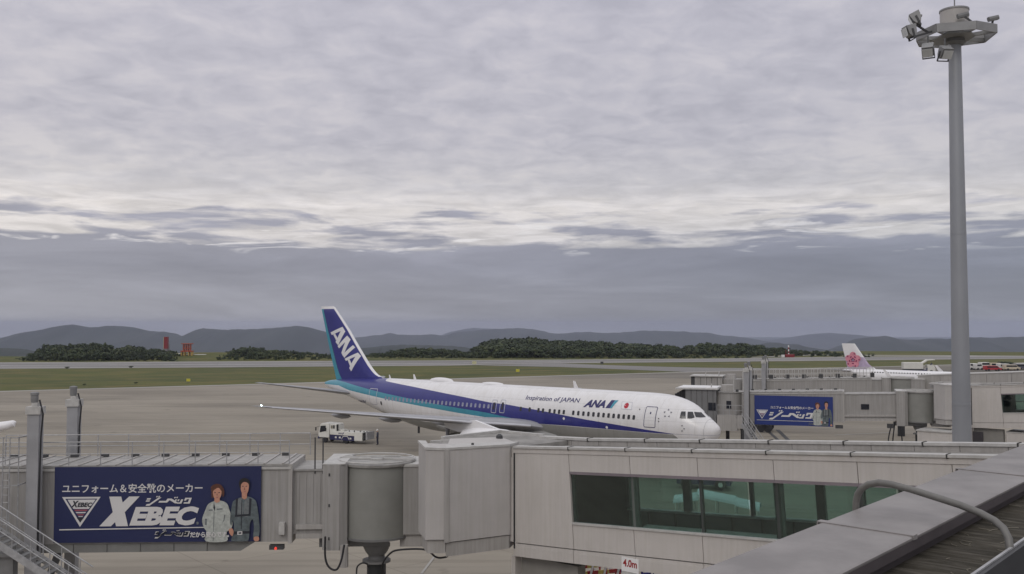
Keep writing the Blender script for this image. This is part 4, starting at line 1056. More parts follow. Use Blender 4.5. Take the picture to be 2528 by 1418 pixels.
# ground-floor block under the far pier
g2 = thing('ground_floor_block', 'low beige ground-floor block under the far pier corridor, right of the mast foot', 'building', (O2.x, O2.y, 0), frame((.757, -.653)))
mb = MB(); mb.box(2.9, 18, .25, 3.0, 0, 3.72); mb.build('wall', BEIGE, g2)
mb = MB(); mb.box(.02, .9, .2, .38, .2, 3.6); mb.build('doorway', mat('doorway_dark', (.05, .045, .05), .7), g2)
mb = MB(); mb.box(2.85, 18.1, .2, 3.1, 3.723, 3.8); mb.build('eave', TRIM, g2)
g3 = thing('service_cabin', 'pale boxy service cabin beside the far bridge column, left of the mast foot', 'cabin', at(2322, 1088, 88) * 1.0, frame((.757, -.653)))
g3.location.z = 0
mb = MB(); mb.box(-1.9, 1.6, -.5, 2, 0, 3.75); mb.build('wall', BEIGE, g3)
mb = MB(); mb.box(-2.0, 1.7, -.6, 2.1, 3.753, 3.87); mb.build('roof', TRIM, g3)
# hanging clearance sign
sg = thing('height_sign', 'white 4.0m height limit sign hanging under the near pier', 'sign', at(1556, 1393, 36.0), frame((.757, -.653)))
mb = MB(); mb.box(-.38, .38, -.02, .02, -.30, .22); mb.build('sign_board', WHITE, sg)
vt, ft = text_geo('4.0m', .03); vt, ft = fit_geo(vt, ft, [(-.31, -.12), (.31, -.12), (.31, .16), (-.31, .16)])
decal('lettering', vt, ft, lambda a, b: V((a, -.026, b)), mat('sign_red', (.30, .012, .015), .5), sg)
mb = MB(); mb.box(-.38, .38, -.018, .018, -.72, -.31); mb.build('lower_board', TRIM, sg)
for x in (-.3, .3):
    mb = MB(); mb.box(x - .012, x + .012, .02, .35, .12, .20); mb.build('hanger', DARKM, sg)

# ================================================================== boarding bridges
CREAM = wall_mat('tunnel_grey', (.335, .322, .308), .14)
LAMPR = mat('red_lamp', (.6, .03, .02), .4, emit=(1, .08, .05), es=.6)
def railing(parent, x0, x1, y, z, h, n, mid=1, mtl=GALV, r=.022, zs=0.):
    zz = lambda x: z + zs * x
    mb = MB(); mb.tube((x0, y, zz(x0) + h), (x1, y, zz(x1) + h), r, n=6)
    for k in range(mid): mb.tube((x0, y, zz(x0) + h * (k + 1) / (mid + 1)), (x1, y, zz(x1) + h * (k + 1) / (mid + 1)), r * .8, n=6)
    ra = mb.build('handrail', mtl, parent)
    base = None
    for i in range(n + 1):
        x = x0 + (x1 - x0) * i / n
        if base is None:
            mb = MB(); mb.tube((0, 0, 0), (0, 0, h), r, n=6); c = base = mb.build('rail_post', mtl, parent)
        else: c = base.copy(); col.objects.link(c); c.parent = parent
        c.location = (x, y, zz(x))
def bridge(label, O, H_, zt, zb, slope, tun, outer, rot_r=1.6, colpos=None, col_top=10.7, wid=2.9, detail=True, rail=True, group='passenger boarding bridges', colx=None, railh=1.0):
    """O rotunda centre; H_ heading towards the aircraft. local +Y faces the camera side"""
    t = thing('boarding_bridge', label, 'boarding bridge', (O[0], O[1], 0), frame(H_), group)
    # rotunda
    mb = MB(); mb.lathe([(rot_r, zb), (rot_r, zt - .12)], 48); mb.build('rotunda', mat('rotunda_grey', (.235, .235, .215), .5, var=.06), t, True)
    mb = MB(); mb.lathe([(rot_r + .10, zt - .118), (rot_r + .12, zt - .02), (rot_r + .02, zt)], 48); rf = mb.build('rotunda_roof', ROOFM, t)
    mb = MB(); mb.path([(1.05 * rot_r * math.cos(a), 1.05 * rot_r * math.sin(a), zt + .07) for a in np.linspace(0, 6.283, 41)], .035, 5); mb.build('roof_rim', TRIM, rf)
    mb = MB(); mb.beam((-rot_r, .2, zt + .05), (rot_r, -.3, zt + .05), .12, .08); mb.beam((-rot_r * .6, -.9, zt + .05), (rot_r * .9, -.6, zt + .05), .07, .06); mb.lathe([(.3, zt + .0), (.3, zt + .09)], 12); mb.build('roof_fitting', TRIM, rf)
    mb = MB(); mb.lathe([(rot_r + .02, zb - .10), (rot_r + .04, zb - .002)], 48); mb.build('rotunda_base', GREYD, t)
    mb = MB(); mb.lathe([(.42, 0), (.42, zb - 1.3)], 24); mb.build('support_column', mat('column_black', (.022, .024, .026), .5), t)
    mb = MB(); mb.lathe([(.48, zb - 1.3), (.62, zb - 1.29), (.62, zb - 1.2), (.36, zb - 1.17), (.36, zb - 1.0), (.48, zb - .85), (.60, zb - .6), (.60, zb - .5), (.42, zb - .45), (.42, zb - .1)], 28); mb.build('column_head', GREYD, t, True)
    mb = MB(); mb.beam((-.6, .5, zb - .3), (2.4, .7, zb - .28), .3, .35); mb.build('slew_beam', GREYD, t)
    # flange (roller curtain housing) on the tunnel side and the pier side
    w = wid / 2
    mb = MB(); mb.prism([(1.15, -w - .1), (2.15, -w - .1), (2.15, w + .02), (1.95, w + .14), (1.42, w + .14), (1.12, w - .15)], zb - .42, zt + .02); mb.build('curtain_housing', CREAM, t)
    mb = MB(); mb.box(1.2, 2.15, -w - .12, w + .1, zt + .023, zt + .06); mb.build('housing_roof', TRIM, t)
    mb = MB(); mb.prism([(-rot_r + .25, -w), (-2.7, -w), (-2.7, w - .45), (-rot_r + .35, w - .45)], zb + .1, zt - .16); mb.build('pier_link', CREAM, t)
    mb = MB(); mb.box(-2.7, -1.0, -w, w - .4, zt - .157, zt - .05); mb.build('link_roof', TRIM, t)
    mb = MB(); mb.prism([(-rot_r + .5, -w * .8), (-2.65, -w * .8), (-2.65, w - .6), (-rot_r + .5, w - .6)], zb - .45, zb + .09); mb.build('link_skirt', GREYW, t)
    zs = lambda x: slope * (x - 2.0)
    # inner and outer tunnels, sheared with the slope
    def S(): m = MB(); m.fn = lambda p: V((p.x, p.y, p.z + zs(p.x))); return m
    tx0, tx1 = tun; ox0, ox1 = outer
    it, ib = zt - .28, zb + .22
    mb = S(); mb.box(tx0, tx1, -w + .22, w - .22, ib, it); mb.build('inner_tunnel', CREAM, t)
    # corrugated sides
    nrib = int((tx1 - tx0) / .3)
    for k in range(nrib):
        x = tx0 + .18 + k * .3; mb = S(); mb.box(x, x + .10, w - .222, w - .200, ib + .15, it - .12); mb.build('side_rib', CREAM, t)
    mb = S(); mb.box(tx0, tx1, -w + .15, w - .15, it + .003, it + .08); mb.build('tunnel_roof', ROOFM, t)
    mb = S(); mb.box(tx0, tx1 - .4, w - .2, w - .08, ib + .22, ib + .42); mb.build('cable_rail', GREYW, t)
    mb = S(); mb.box(tx0, tx1 - .4, w - .2, w - .12, ib - .18, ib + .03); mb.build('cable_rail', GREYW, t)
    mb = S(); mb.box(ox0, ox1, -w, w, zb - .05, zt - .02); mb.build('outer_tunnel', CREAM, t)
    mb = S(); mb.box(ox0 - .06, ox0 + .10, -w - .05, w + .05, zb - .12, zt + .05); mb.build('tunnel_collar', GREYW, t)
    mb = S(); mb.box(ox0 + .11, ox1, -w - .04, w + .04, zt - .017, zt + .07); mb.build('tunnel_roof', ROOFM, t)
    nr = int((ox1 - ox0) / .78)
    for k in range(nr):
        x = ox0 + .3 + k * .78; mb = S(); mb.box(x, x + .09, -w - .06, w + .06, zt + .073, zt + .11); mb.build('roof_rib', GREYW, t)
    mb = S(); mb.box(ox0, ox1, w + .003, w + .07, zt - .16, zt - .05); mb.build('eave_rail', TRIM, t)
    k0 = int((ox1 - ox0) / .42)
    for k in range(k0):
        x = ox0 + 1.4 + k * .42
        if x > ox1 - .3: break
        mb = S(); mb.box(x, x + .14, w + .002, w + .022, zb + .1, zt - .2); mb.build('side_rib', CREAM, t)
    mb = S(); mb.prism([(ox0 + 1.5, zb - .05), (ox1, zb - .05), (ox1, zb - .42), (ox0 + 2.1, zb - .42)], w - .5, w - .02, 'Y'); mb.build('underframe', mat('underframe_grey', (.19, .19, .18), .6), t)
    for k in range(1, int((ox1 - ox0 - 2.4) / 1.4)):
        x = ox0 + 2.1 + k * 1.4; mb = S(); mb.box(x, x + .025, w - .018, w + .004, zb - .41, zb - .06); mb.build('underframe_joint', JOINT, t)
    if rail:
        rr_ = .022 if railh < 1.2 else .036; rn_ = 1.35 if railh < 1.2 else .75
        railing(t, ox0 + .1, ox1 - .2, w - .1, zt + .05, railh, int((ox1 - ox0) / rn_), 1, GALV if railh < 1.2 else TRIM, r=rr_, zs=slope); railing(t, ox0 - .3, ox1 - .2, -w + .1, zt + .05, railh, int((ox1 - ox0) / rn_), 1, GALV if railh < 1.2 else TRIM, r=rr_, zs=slope)
    # cable tray and brackets on the roof
    for k in range(int((ox1 - ox0) / 1.35)):
        x = ox0 + .6 + k * 1.35; mb = S(); mb.box(x, x + .3, -w + .3, -w + .5, zt + .075, zt + .2); mb.build('roof_bracket', DARKM, t)
    # lift columns
    if colx:
        for (cxx, sy) in ((colx, 1), (colx, -1)):
            y = sy * (w + .42); mb = MB(); mb.box(cxx - .24, cxx + .24, y - .22, y + .22, 1.5, col_top - .9); c = mb.build('lift_column', mat('column_grey', (.30, .30, .31), .5, var=.08), t)
            mb = MB(); mb.box(cxx - .30, cxx + .30, y - .28, y + .28, col_top - .897, col_top - .58); mb.box(cxx - .12, cxx + .12, y - .12, y + .12, col_top - .579, col_top - .42); mb.build('column_cap', TRIM, c)
            mb = MB(); mb.lathe([(.13, col_top - .42), (.15, col_top - .35), (.15, col_top - .12), (.17, col_top - .10), (.17, col_top), (.06, col_top + .03)], 14, (cxx + .05, y, 0)); mb.build('lift_motor', DARKM if False else GREYD, c, True)
            mb = MB(); mb.path([(cxx - .2, y + .1, col_top - .3), (cxx - .38, y + .15, col_top - .9), (cxx - .33, y + .2, col_top - 1.8), (cxx - .29, y + .2, 6), (cxx - .29, y + .2, 3.5)], .035, 6); mb.build('cable', BLACK, c)
        mb = MB(); mb.box(colx - .3, colx + .3, -w - .9, w + .9, 1.1, 1.6); mb.build('bogie_beam', GREYD, t)
        mb = MB(); mb.beam((colx - .9, w - .2, zb + zs(colx) - .2), (colx + .1, w + .1, 1.3), .25, .3); mb.build('bogie_strut', DARKM, t)
        for sy in (1, -1):
            for dx in (-.45, .45):
                mb = MB(); mb.lathe([(.2, -.18), (.48, -.18), (.52, 0), (.48, .18), (.2, .18)], 20, (colx + dx, sy * (w + .1), .52), 'Y'); mb.build('wheel', BLACK, t, True)
    return t, w, zs

# ---- bridge 1 (near, left)
O = V((-6.0, 42.6, 0)); H1 = V((-1, -.035, 0)).normalized()
b1, w1, zs1 = bridge('near grey boarding bridge at the left carrying the large lettered blue banner', O, H1, 7.60, 4.42, -.004, (2.1, 3.7), (3.5, 17.1), wid=3.0, colx=14.1, col_top=10.75)
mb = MB()
# cab-side mast, ladder and stairs, partly cut by the frame
mb = MB(); mb.box(3.72, 3.96, w1 - .02, w1 + .22, 4.7, 5.2); o_ = mb.build('control_box', TRIM, b1)
mb = MB(); mb.box(3.8, 4.4, w1 - .3, w1, 4.02, 4.2); mb.build('lamp_bracket', DARKM, b1)
mb = MB(); mb.lathe([(.05, 4.03), (.06, 4.1), (.02, 4.14)], 10, (4.12, w1 + .02, 0)); mb.build('warning_lamp', LAMPR, b1)
for i, x in enumerate((2.18, 2.52)):
    mb = MB(); mb.tube((x, w1 - .2, 7.2), (x, w1 - .2, 8.75), .03); mb.build('aerial', DARKM, b1)
def cable(pts, par, r=.045, name='cable'):
    pts = [V(p) for p in pts]; out = []
    for i in range(len(pts) - 1):
        p0 = pts[max(i - 1, 0)]; p1 = pts[i]; p2 = pts[i + 1]; p3 = pts[min(i + 2, len(pts) - 1)]
        for k in range(6):
            t = k / 6; out.append(.5 * ((2 * p1) + (p2 - p0) * t + (2 * p0 - 5 * p1 + 4 * p2 - p3) * t * t + (3 * p1 - p0 - 3 * p2 + p3) * t ** 3))
    out.append(pts[-1]); mb = MB(); mb.path(out, r, 7); return mb.build(name, BLACK, par, True)
def in_frame(obj, pts):
    m = (Matrix.Translation(obj.location) @ Matrix.Rotation(obj.rotation_euler[2], 4, 'Z')).inverted(); return [m @ p for p in pts]
cable(in_frame(b1, [at(803, 1325, 40.6), at(803, 1375, 40.6), at(812, 1400, 40.6), at(830, 1407, 40.5), at(842, 1385, 40.5), at(850, 1345, 40.6)]), b1)
cable(in_frame(b1, [at(880, 1418, 40), at(882, 1400, 40), at(893, 1391, 40), at(905, 1392, 40.1), at(910, 1400, 40.3)]), b1, .035)
cable(in_frame(b1, [at(944, 1420, 41.6), at(945, 1392, 41.2), at(962, 1368, 40.5), at(985, 1358, 40), at(1048, 1357, 39.4), at(1075, 1375, 38.8), at(1092, 1377, 38.7), at(1107, 1370, 38.6), at(1111, 1340, 38.5)]), b1, .04)
mb = MB(); q_ = in_frame(b1, [at(850, 1345, 41), at(850, 1400, 41)]); mb.beam(q_[0], q_[1], .3, .3); mb.build('junction_post', GREYW, b1)
# housing hinges
for z in (7.2, 5.9, 4.5):
    mb = MB(); mb.box(1.82, 1.88, w1 + .142, w1 + .165, z - .06, z + .06); mb.build('hinge', DARKM, b1)

def stair(label, A, B_, width, nst, par=None, rails=2):
    """A top, B bottom: a flight with stringers, treads, two rails"""
    d = (B_ - A); f = V((d.x, d.y, 0)).normalized(); s = V((-f.y, f.x, 0)) * width / 2
    t = thing('boarding_stairs', label, 'stairs', (A.x, A.y, 0)) if par is None else par
    o = V((A.x, A.y, 0))
    for k in (-1, 1):
        mb = MB(); mb.beam(A + s * k - o, B_ + s * k - o, .06, .28); mb.build('stringer', GALV, t)
        mb = MB(); mb.tube(A + s * k - o + V((0, 0, 1.0)), B_ + s * k - o + V((0, 0, 1.0)), .028, n=6); mb.tube(A + s * k - o + V((0, 0, .55)), B_ + s * k - o + V((0, 0, .55)), .022, n=6); mb.build('handrail', GALV, t)
        for i in range(6):
            p = A + d * ((i + .3) / 6) + s * k - o; mb = MB(); mb.tube(p, p + V((0, 0, 1.0)), .022, n=6); mb.build('rail_post', GALV, t)
    for i in range(nst):
        p = A + d * ((i + .5) / nst) - o; mb = MB(); mb.beam(p - s * .95, p + s * .95, .26, .035, up=(0, 0, 1)); mb.build('tread', GREYD, t)
    return t
A = at(-60, 1290, 38.6); B_ = at(215, 1470, 38.6); B_.z = max(B_.z, .3)
st = stair('galvanised service stairs descending from the near bridge at the lower left corner', A, B_, 1.0, 17)
# ladder tower and landing at the left edge
lt = thing('ladder_tower', 'caged access ladder beside the near grey lift column at the left edge', 'ladder', (at(4, 1280, 39.4).x, 39.4, 0))
def lz(py): return zat(py, 39.4)
for x in (-.28, .0, .28, .52):
    mb = MB(); mb.tube((x, 0 if x < .3 else .25, 4.3), (x, 0 if x < .3 else .25, lz(1080)), .022, n=6); mb.build('upright', GALV, lt)
for z in (lz(1082), lz(1130), lz(1200)):
    mb = MB(); mb.beam((-.5, 0, z), (.55, .1, z), .04, .04); mb.beam((.55, .1, z), (.55, .8, z), .04, .04); mb.build('hoop', GALV, lt)
for k in range(14):
    mb = MB(); mb.tube((.0, .02, 4.5 + k * .3), (.28, .02, 4.5 + k * .3), .016, n=6); mb.build('rung', GALV, lt)
mb = MB(); mb.box(-1.2, .7, -.1, .7, 4.1, 4.25); mb.box(-1.0, .45, .1, .5, 2.8, 4.09); mb.build('landing', GREYD, lt)
mb = MB(); mb.box(-.9, -.75, -.05, .05, 4.25, 7.4); mb.build('post', GREYW, lt)

# ---- banners
BAN = mat('banner_navy', (.013, .019, .078), .5, var=.03)
BANR = mat('banner_blue', (.013, .030, .165), .5, var=.03)
INK = mat('banner_white_print', (.62, .61, .60), .5, var=.02)
REDP = mat('banner_red_print', (.34, .08, .10), .5)
SKIN = mat('print_skin', (.50, .25, .17), .6, var=.1, vs_=9); HAIRB = mat('print_brown_hair', (.10, .035, .02), .6, var=.3, vs_=14); HAIRK = mat('print_black_hair', (.015, .012, .012), .6)
WEARL = mat('print_pale_workwear', (.40, .42, .39), .6, var=.2, vs_=6); WEARD = mat('print_slate_workwear', (.095, .118, .125), .6, var=.3, vs_=5)
DKP = mat('print_dark', (.02, .022, .03), .6); MIDP = mat('print_mid_grey', (.15, .165, .17), .6, var=.2, vs_=8)
def banner(name, label, O, X_, Wd, Hh, far=False):
    """local X runs left to right as read, Z up, -Y faces the viewer"""
    t = thing(name, label, 'advertising banner', O, frame(X_), 'advertising banners on boarding bridges')
    mb = MB(); mb.box(0, Wd, 0, .05, 0, Hh); mb.build('backing', BANR if far else BAN, t)
    def uv(cx_, cy_): return ((cx_ - 100) / 2285 * Wd, (945 - cy_) / 847 * Hh)
    lay = [0]
    def put(nm, v_, f_, m): lay[0] += 1; return decal(nm, v_, f_, lambda a, b: V((a, -.004 - .0012 * lay[0], b)), m, t)
    def poly(nm, pts, m, sm=False):
        if sm:
            q = [V((*p, 0)) for p in pts]; o = []
            for i in range(len(q)):
                p0, p1, p2, p3 = q[i - 1], q[i], q[(i + 1) % len(q)], q[(i + 2) % len(q)]
                for k in range(4):
                    s_ = k / 4; r_ = .5 * ((2 * p1) + (p2 - p0) * s_ + (2 * p0 - 5 * p1 + 4 * p2 - p3) * s_ * s_ + (3 * p1 - p0 - 3 * p2 + p3) * s_ ** 3); o.append((r_.x, r_.y))
            pts = o
        return put(nm, [uv(*p) for p in pts], [tuple(range(len(pts)))], m)
    def text(s_, x0, y0, x1, y1, m=INK, bold=.02, shear=0., nm='lettering', slant=0):
        v_, f_ = text_geo(s_, bold, shear); v_, f_ = fit_geo(v_, f_, [uv(x0, y1), uv(x1, y1), uv(x1, y0), uv(x0, y0)]); return put(nm, v_, f_, m)
    def logo(x0, y0, x1, y1, m=INK, nm='lettering'):
        # slanted block kana of the bridge banner drawn as cut strokes, in a 0..500 x 0..110 box
        S_ = [[(18, 22), (60, 22), (50, 42), (10, 42)], [(8, 52), (50, 52), (40, 70), (0, 70)], [(140, 12), (172, 12), (42, 128), (0, 128), (12, 106), (44, 100)],
              [(118, -8), (134, -8), (126, 10), (112, 10)], [(142, -10), (158, -10), (150, 8), (136, 8)], [(150, 60), (222, 60), (212, 84), (138, 84)],
              [(238, 28), (282, 28), (362, 96), (318, 96), (262, 50), (232, 84), (206, 84)], [(312, 6), (328, 6), (322, 24), (308, 24)], [(336, 4), (352, 4), (346, 22), (332, 22)],
              [(322, 40), (340, 40), (332, 66), (316, 66)], [(350, 40), (368, 40), (360, 66), (344, 66)], [(386, 40), (408, 40), (388, 100), (340, 100), (346, 84), (370, 82)],
              [(430, 18), (500, 18), (478, 100), (410, 100), (416, 80), (458, 80), (472, 38), (446, 38), (438, 58), (416, 58)]]
        for p in S_:
            poly(nm, [(x0 + a / 500 * (x1 - x0), y0 + (b + 10) / 138 * (y1 - y0)) for a, b in p], m)
    def man(dx, dy, s, kx=1.0):
        f = lambda l: [(dx + (a) * s * kx, dy + (b) * s) for a, b in l]
        # taller figure in slate workwear
        poly('figure_torso', f([(2180, 440), (2250, 436), (2320, 470), (2350, 540), (2378, 760), (2372, 880), (2340, 905), (2310, 890), (2316, 780), (2300, 690), (2270, 750), (2262, 900), (2230, 935), (2080, 935), (2070, 900), (2096, 780), (2080, 700), (2062, 760), (2050, 690), (2072, 520), (2100, 475)]), WEARD, True)
        poly('figure_torso', f([(2130, 480), (2180, 460), (2190, 640), (2110, 650)]), MIDP, True)
        poly('figure_torso', f([(2215, 470), (2260, 480), (2262, 640), (2205, 650)]), MIDP, True)
        poly('harness_strap', f([(2112, 462), (2138, 452), (2128, 640), (2108, 640)]), DKP); poly('harness_strap', f([(2262, 452), (2288, 462), (2278, 640), (2256, 640)]), DKP)
        poly('harness_strap', f([(2104, 640), (2276, 628), (2278, 652), (2104, 664)]), DKP); poly('zip_line', f([(2176, 470), (2184, 470), (2180, 800), (2172, 800)]), DKP)
        poly('belt', f([(2096, 826), (2270, 820), (2270, 850), (2096, 858)]), DKP); poly('belt_buckle', f([(2134, 826), (2188, 824), (2188, 862), (2134, 864)]), INK); poly('belt_buckle', f([(2146, 836), (2178, 834), (2178, 852), (2146, 854)]), DKP)
        poly('figure_neck', f([(2178, 395), (2236, 395), (2236, 450), (2208, 468), (2180, 450)]), SKIN)
        poly('figure_head', f([(2166, 300), (2190, 262), (2230, 262), (2254, 300), (2252, 360), (2236, 400), (2210, 420), (2184, 402), (2168, 360)]), SKIN, True)
        poly('figure_hair', f([(2152, 330), (2146, 280), (2166, 240), (2206, 226), (2248, 240), (2268, 282), (2262, 340), (2254, 300), (2232, 276), (2196, 272), (2170, 300), (2166, 340)]), HAIRK, True)
        for a in (2190, 2228): poly('figure_eye', f([(a - 9, 316), (a + 9, 314), (a + 8, 322), (a - 8, 324)]), DKP)
        poly('figure_mouth', f([(2196, 378), (2224, 377), (2212, 386)]), REDP); poly('figure_nose', f([(2208, 330), (2215, 356), (2204, 358)]), HAIRB)
        poly('figure_hand', f([(2320, 890), (2368, 885), (2374, 925), (2340, 938), (2318, 920)]), SKIN, True)
        poly('figure_hand', f([(2040, 800), (2076, 790), (2092, 830), (2078, 876), (2050, 850)]), SKIN, True)
    def woman(dx, dy, s, kx=1.0):
        f = lambda l: [(dx + (a) * s * kx, dy + (b) * s) for a, b in l]
        poly('figure_torso', f([(1890, 480), (1950, 482), (2010, 510), (2040, 580), (2076, 720), (2064, 790), (2010, 840), (2014, 935), (1784, 935), (1790, 830), (1760, 780), (1740, 690), (1776, 580), (1810, 515)]), WEARL, True)
        poly('sleeve_shade', f([(1984, 640), (1996, 640), (1988, 700), (1960, 740), (1976, 700)]), MIDP); poly('zip_line', f([(1868, 500), (1884, 560), (1878, 600), (1862, 560)]), DKP)
        poly('pocket', f([(1900, 570), (1964, 566), (1966, 580), (1902, 584)]), MIDP); poly('pocket', f([(1812, 580), (1856, 578), (1856, 592), (1812, 594)]), MIDP); poly('zip_line', f([(1868, 600), (1874, 600), (1868, 930), (1862, 930)]), MIDP); poly('sleeve_patch', f([(1772, 680), (1794, 684), (1792, 756), (1772, 750)]), MIDP)
        poly('figure_neck', f([(1878, 440), (1930, 440), (1934, 492), (1896, 506), (1872, 486)]), SKIN)
        poly('figure_hair', f([(1838, 380), (1832, 330), (1860, 302), (1902, 290), (1948, 306), (1976, 350), (1984, 400), (1966, 440), (1952, 400), (1860, 440), (1848, 460), (1840, 420)]), HAIRB, True)
        poly('figure_head', f([(1858, 360), (1880, 334), (1926, 334), (1950, 366), (1948, 420), (1926, 462), (1900, 474), (1872, 452), (1858, 410)]), SKIN, True)
        poly('figure_hair', f([(1846, 384), (1850, 338), (1900, 300), (1960, 340), (1952, 372), (1920, 336), (1880, 352), (1860, 372)]), HAIRB, True)
        for a in (1880, 1926): poly('figure_eye', f([(a - 9, 386), (a + 9, 384), (a + 8, 393), (a - 8, 395)]), DKP)
        poly('figure_mouth', f([(1888, 438), (1920, 436), (1905, 448)]), REDP); poly('figure_nose', f([(1903, 396), (1909, 420), (1899, 421)]), HAIRB)
    def triangle(f, small=False):
        poly('emblem', f([(186, 432), (610, 432), (388, 768)]), INK); poly('emblem', f([(222, 452), (574, 452), (389, 722)]), BANR if far else BAN); poly('emblem', f([(246, 462), (556, 462), (482, 566), (312, 566)]), INK)
        for i, (y0, y1) in enumerate(((574, 590), (600, 614), (626, 638), (646, 655))):
            xl = lambda y: 246 + (y - 462) * .625 + 6; xr = lambda y: 556 - (y - 462) * .705 - 6
            poly('emblem_bar', f([(xl(y0), y0), (xr(y0), y0), (xr(y1), y1), (xl(y1), y1)]), REDP if i in (0, 2) else INK)
        poly('emblem', f([(352, 664), (432, 664), (389, 716)]), DKP)
    if not far:
        text('ユニフォーム＆安全靴のメーカー', 185, 286, 1735, 390, bold=.014)
        triangle(lambda l: l)
        text('X', 286, 474, 372, 548, DKP, .05, .3); text('EBEC', 356, 494, 522, 546, DKP, .045, .25)
        # big italic initial: drawn so that its foot reaches far left
        poly('lettering', [(706, 432), (850, 432), (880, 545), (925, 432)] + [(1040, 432), (905, 595), (960, 762), (812, 762), (785, 650), (720, 762), (600, 762), (765, 575)], INK) if False else None
        poly('lettering', [(706, 430), (838, 430), (918, 762), (786, 762)], INK); poly('lettering', [(925, 430), (1040, 430), (876, 610), (730, 762), (602, 762), (770, 580)], INK)
        text('EBEC', 932, 545, 1700, 758, INK, .055, .28)
        poly('registered_dot', [(1672, 722), (1690, 716), (1700, 732), (1692, 750), (1674, 748)], MIDP)
        logo(1108, 425, 1620, 535)
        poly('underline', [(165, 790), (1800, 775), (1800, 785), (165, 803)], INK)
        logo(1214, 800, 1606, 900, INK); logo(1226, 810, 1594, 884, DKP)
        woman(0, 0, 1); man(0, 0, 1)
        text('だから安心です。', 1612, 824, 2042, 890, INK, .035)
    else:
        # the second banner: same figures, kana word large
        def g6(x, y): return (100 + (x - 966) / (2120 - 966) * 2285, 100 + (y - 458) / (892 - 458) * 845)
        a, b = g6(1205, 606), g6(1838, 650); text('ユニフォーム＆安全靴のメーカー', a[0], a[1], b[0], b[1], bold=.03)
        a, b = g6(995, 670), g6(1170, 806); sx_, sy_ = (b[0] - a[0]) / 424, (b[1] - a[1]) / 336
        triangle(lambda l: [(a[0] + (p[0] - 186) * sx_, a[1] + (p[1] - 432) * sy_) for p in l])
        a, b = g6(1180, 668), g6(1835, 812); logo(a[0], a[1], b[0], b[1])
        a, b = g6(1000, 820), g6(1840, 826); poly('underline', [(a[0], a[1]), (b[0], a[1]), (b[0], b[1]), (a[0], b[1])], INK)
        woman(80, -30, 1.0, .98); man(10, 0, .99); a, b = g6(1765, 835), g6(1840, 880); logo(a[0], a[1], b[0], b[1], MIDP)
    return t
Mb = Matrix.Translation(b1.location) @ Matrix.Rotation(b1.rotation_euler[2], 4, 'Z')
def spot(Mx, x, y, z): return Mx @ V((x, y, z))
# near banner corners on the camera side of the tunnel
lf = at(142, 1341, 41.0); rt = at(649, 1337, 41.0)
yb = w1 + .12
def solve_x(Mx, px, y):
    lo, hi = -5, 30
    for _ in range(50):
        m_ = (lo + hi) / 2; p = Mx @ V((m_, y, 5.5)); x = CX + F_PX * p.x / p.y
        if x > px: lo = m_
        else: hi = m_
    return m_
xl, xr = solve_x(Mb, 143, yb), solve_x(Mb, 649, yb)
pl = Mb @ V((xl, yb, 0)); pr_ = Mb @ V((xr, yb, 0)); print('banner1', xl, xr, pl, (pr_ - pl).length, zat(1341, pl.y), zat(1154, pl.y))
zb0 = zat(1341, pl.y, 143); bn1 = banner('advertising_banner', 'large navy banner lettered XEBEC with two workers, on the near bridge', V((pl.x, pl.y, zb0)), (pr_ - pl), (pr_ - pl).length, zat(1154, pl.y, 143) - zb0)

# ---- bridge 2 (docked at the big airliner)
O = V((39.3, 92.2, 0)); H2_ = V((24.4 - 39.3, 97.3 - 92.2, 0)).normalized()
b2, w2, zs2 = bridge('grey boarding bridge docked behind the big airliner nose, with a blue banner', O, H2_, 7.2, 4.35, -.030, (2.1, 8.0), (6.9, 16.6), rot_r=1.5, wid=2.9, colx=16.1, col_top=9.75, rail=False)
Mb2 = Matrix.Translation(b2.location) @ Matrix.Rotation(b2.rotation_euler[2], 4, 'Z')
yb = w2 + .12
xl, xr = solve_x(Mb2, 1860, yb), solve_x(Mb2, 2053, yb); pl = Mb2 @ V((xl, yb, 0)); pr_ = Mb2 @ V((xr, yb, 0)); print('banner2', xl, xr, pl, zat(1047.8, pl.y), zat(976.4, pl.y), zat(1048.7, pr_.y), zat(975.6, pr_.y))
zb0 = zat(1048, pl.y, 1860)
bn2 = banner('advertising_banner', 'smaller bright blue banner with large white kana, on the bridge behind the airliner nose', V((pl.x, pl.y, zb0)), (pr_ - pl), (pr_ - pl).length, zat(976.2, pl.y, 1860) - zb0, True)
# window in the inner tunnel
def bwin(Mx, px0, px1, py0, py1, y, par, m=DARKGLASS):
    a, b = solve_x(Mx, px0, y), solve_x(Mx, px1, y); D = (Mx @ V((a, y, 0))).y; z1, z0 = zat(py0, D, px0), zat(py1, D, px0)
    mb = MB(); mb.box(min(a, b), max(a, b), y - .03, y + .01, z0, z1); return mb.build('window', m, par)
bwin(Mb2, 2122, 2142, 998, 1011, w2 - .16, b2)
# bridge head: rotunda, cab, hood
xh = 18.0
zh = zs2(xh)
mb = MB(); mb.lathe([(1.55, 3.5), (1.55, 6.7)], 32, (xh, 0, 0)); mb.build('cab_rotunda', CREAM, b2, True)
mb = MB(); mb.lathe([(1.65, 6.70), (1.65, 6.8)], 32, (xh, 0, 0)); mb.build('cab_roof', ROOFM, b2)
mb = MB(); mb.box(xh - 1.0, xh + 1.0, 1.2, 2.0, 2.95, 4.5); mb.box(xh - 1.5, xh - .9, 1.2, 2.0, 3.2, 4.5); mb.build('service_platform', GREYW, b2)
bwin(Mb2, 1791, 1803, 990, 1009, 1.6, b2)
mb = MB(); mb.box(xh + 1.1, xh + 4.2, -1.6, 1.7, 3.3, 7.0); mb.build('cab', mat('cab_grey', (.17, .17, .17), .6, var=.06), b2)
mb = MB(); mb.box(xh + .9, xh + 5.2, -1.8, 1.9, 7.003, 7.13); mb.build('cab_roof', TRIM, b2)
mb = MB()
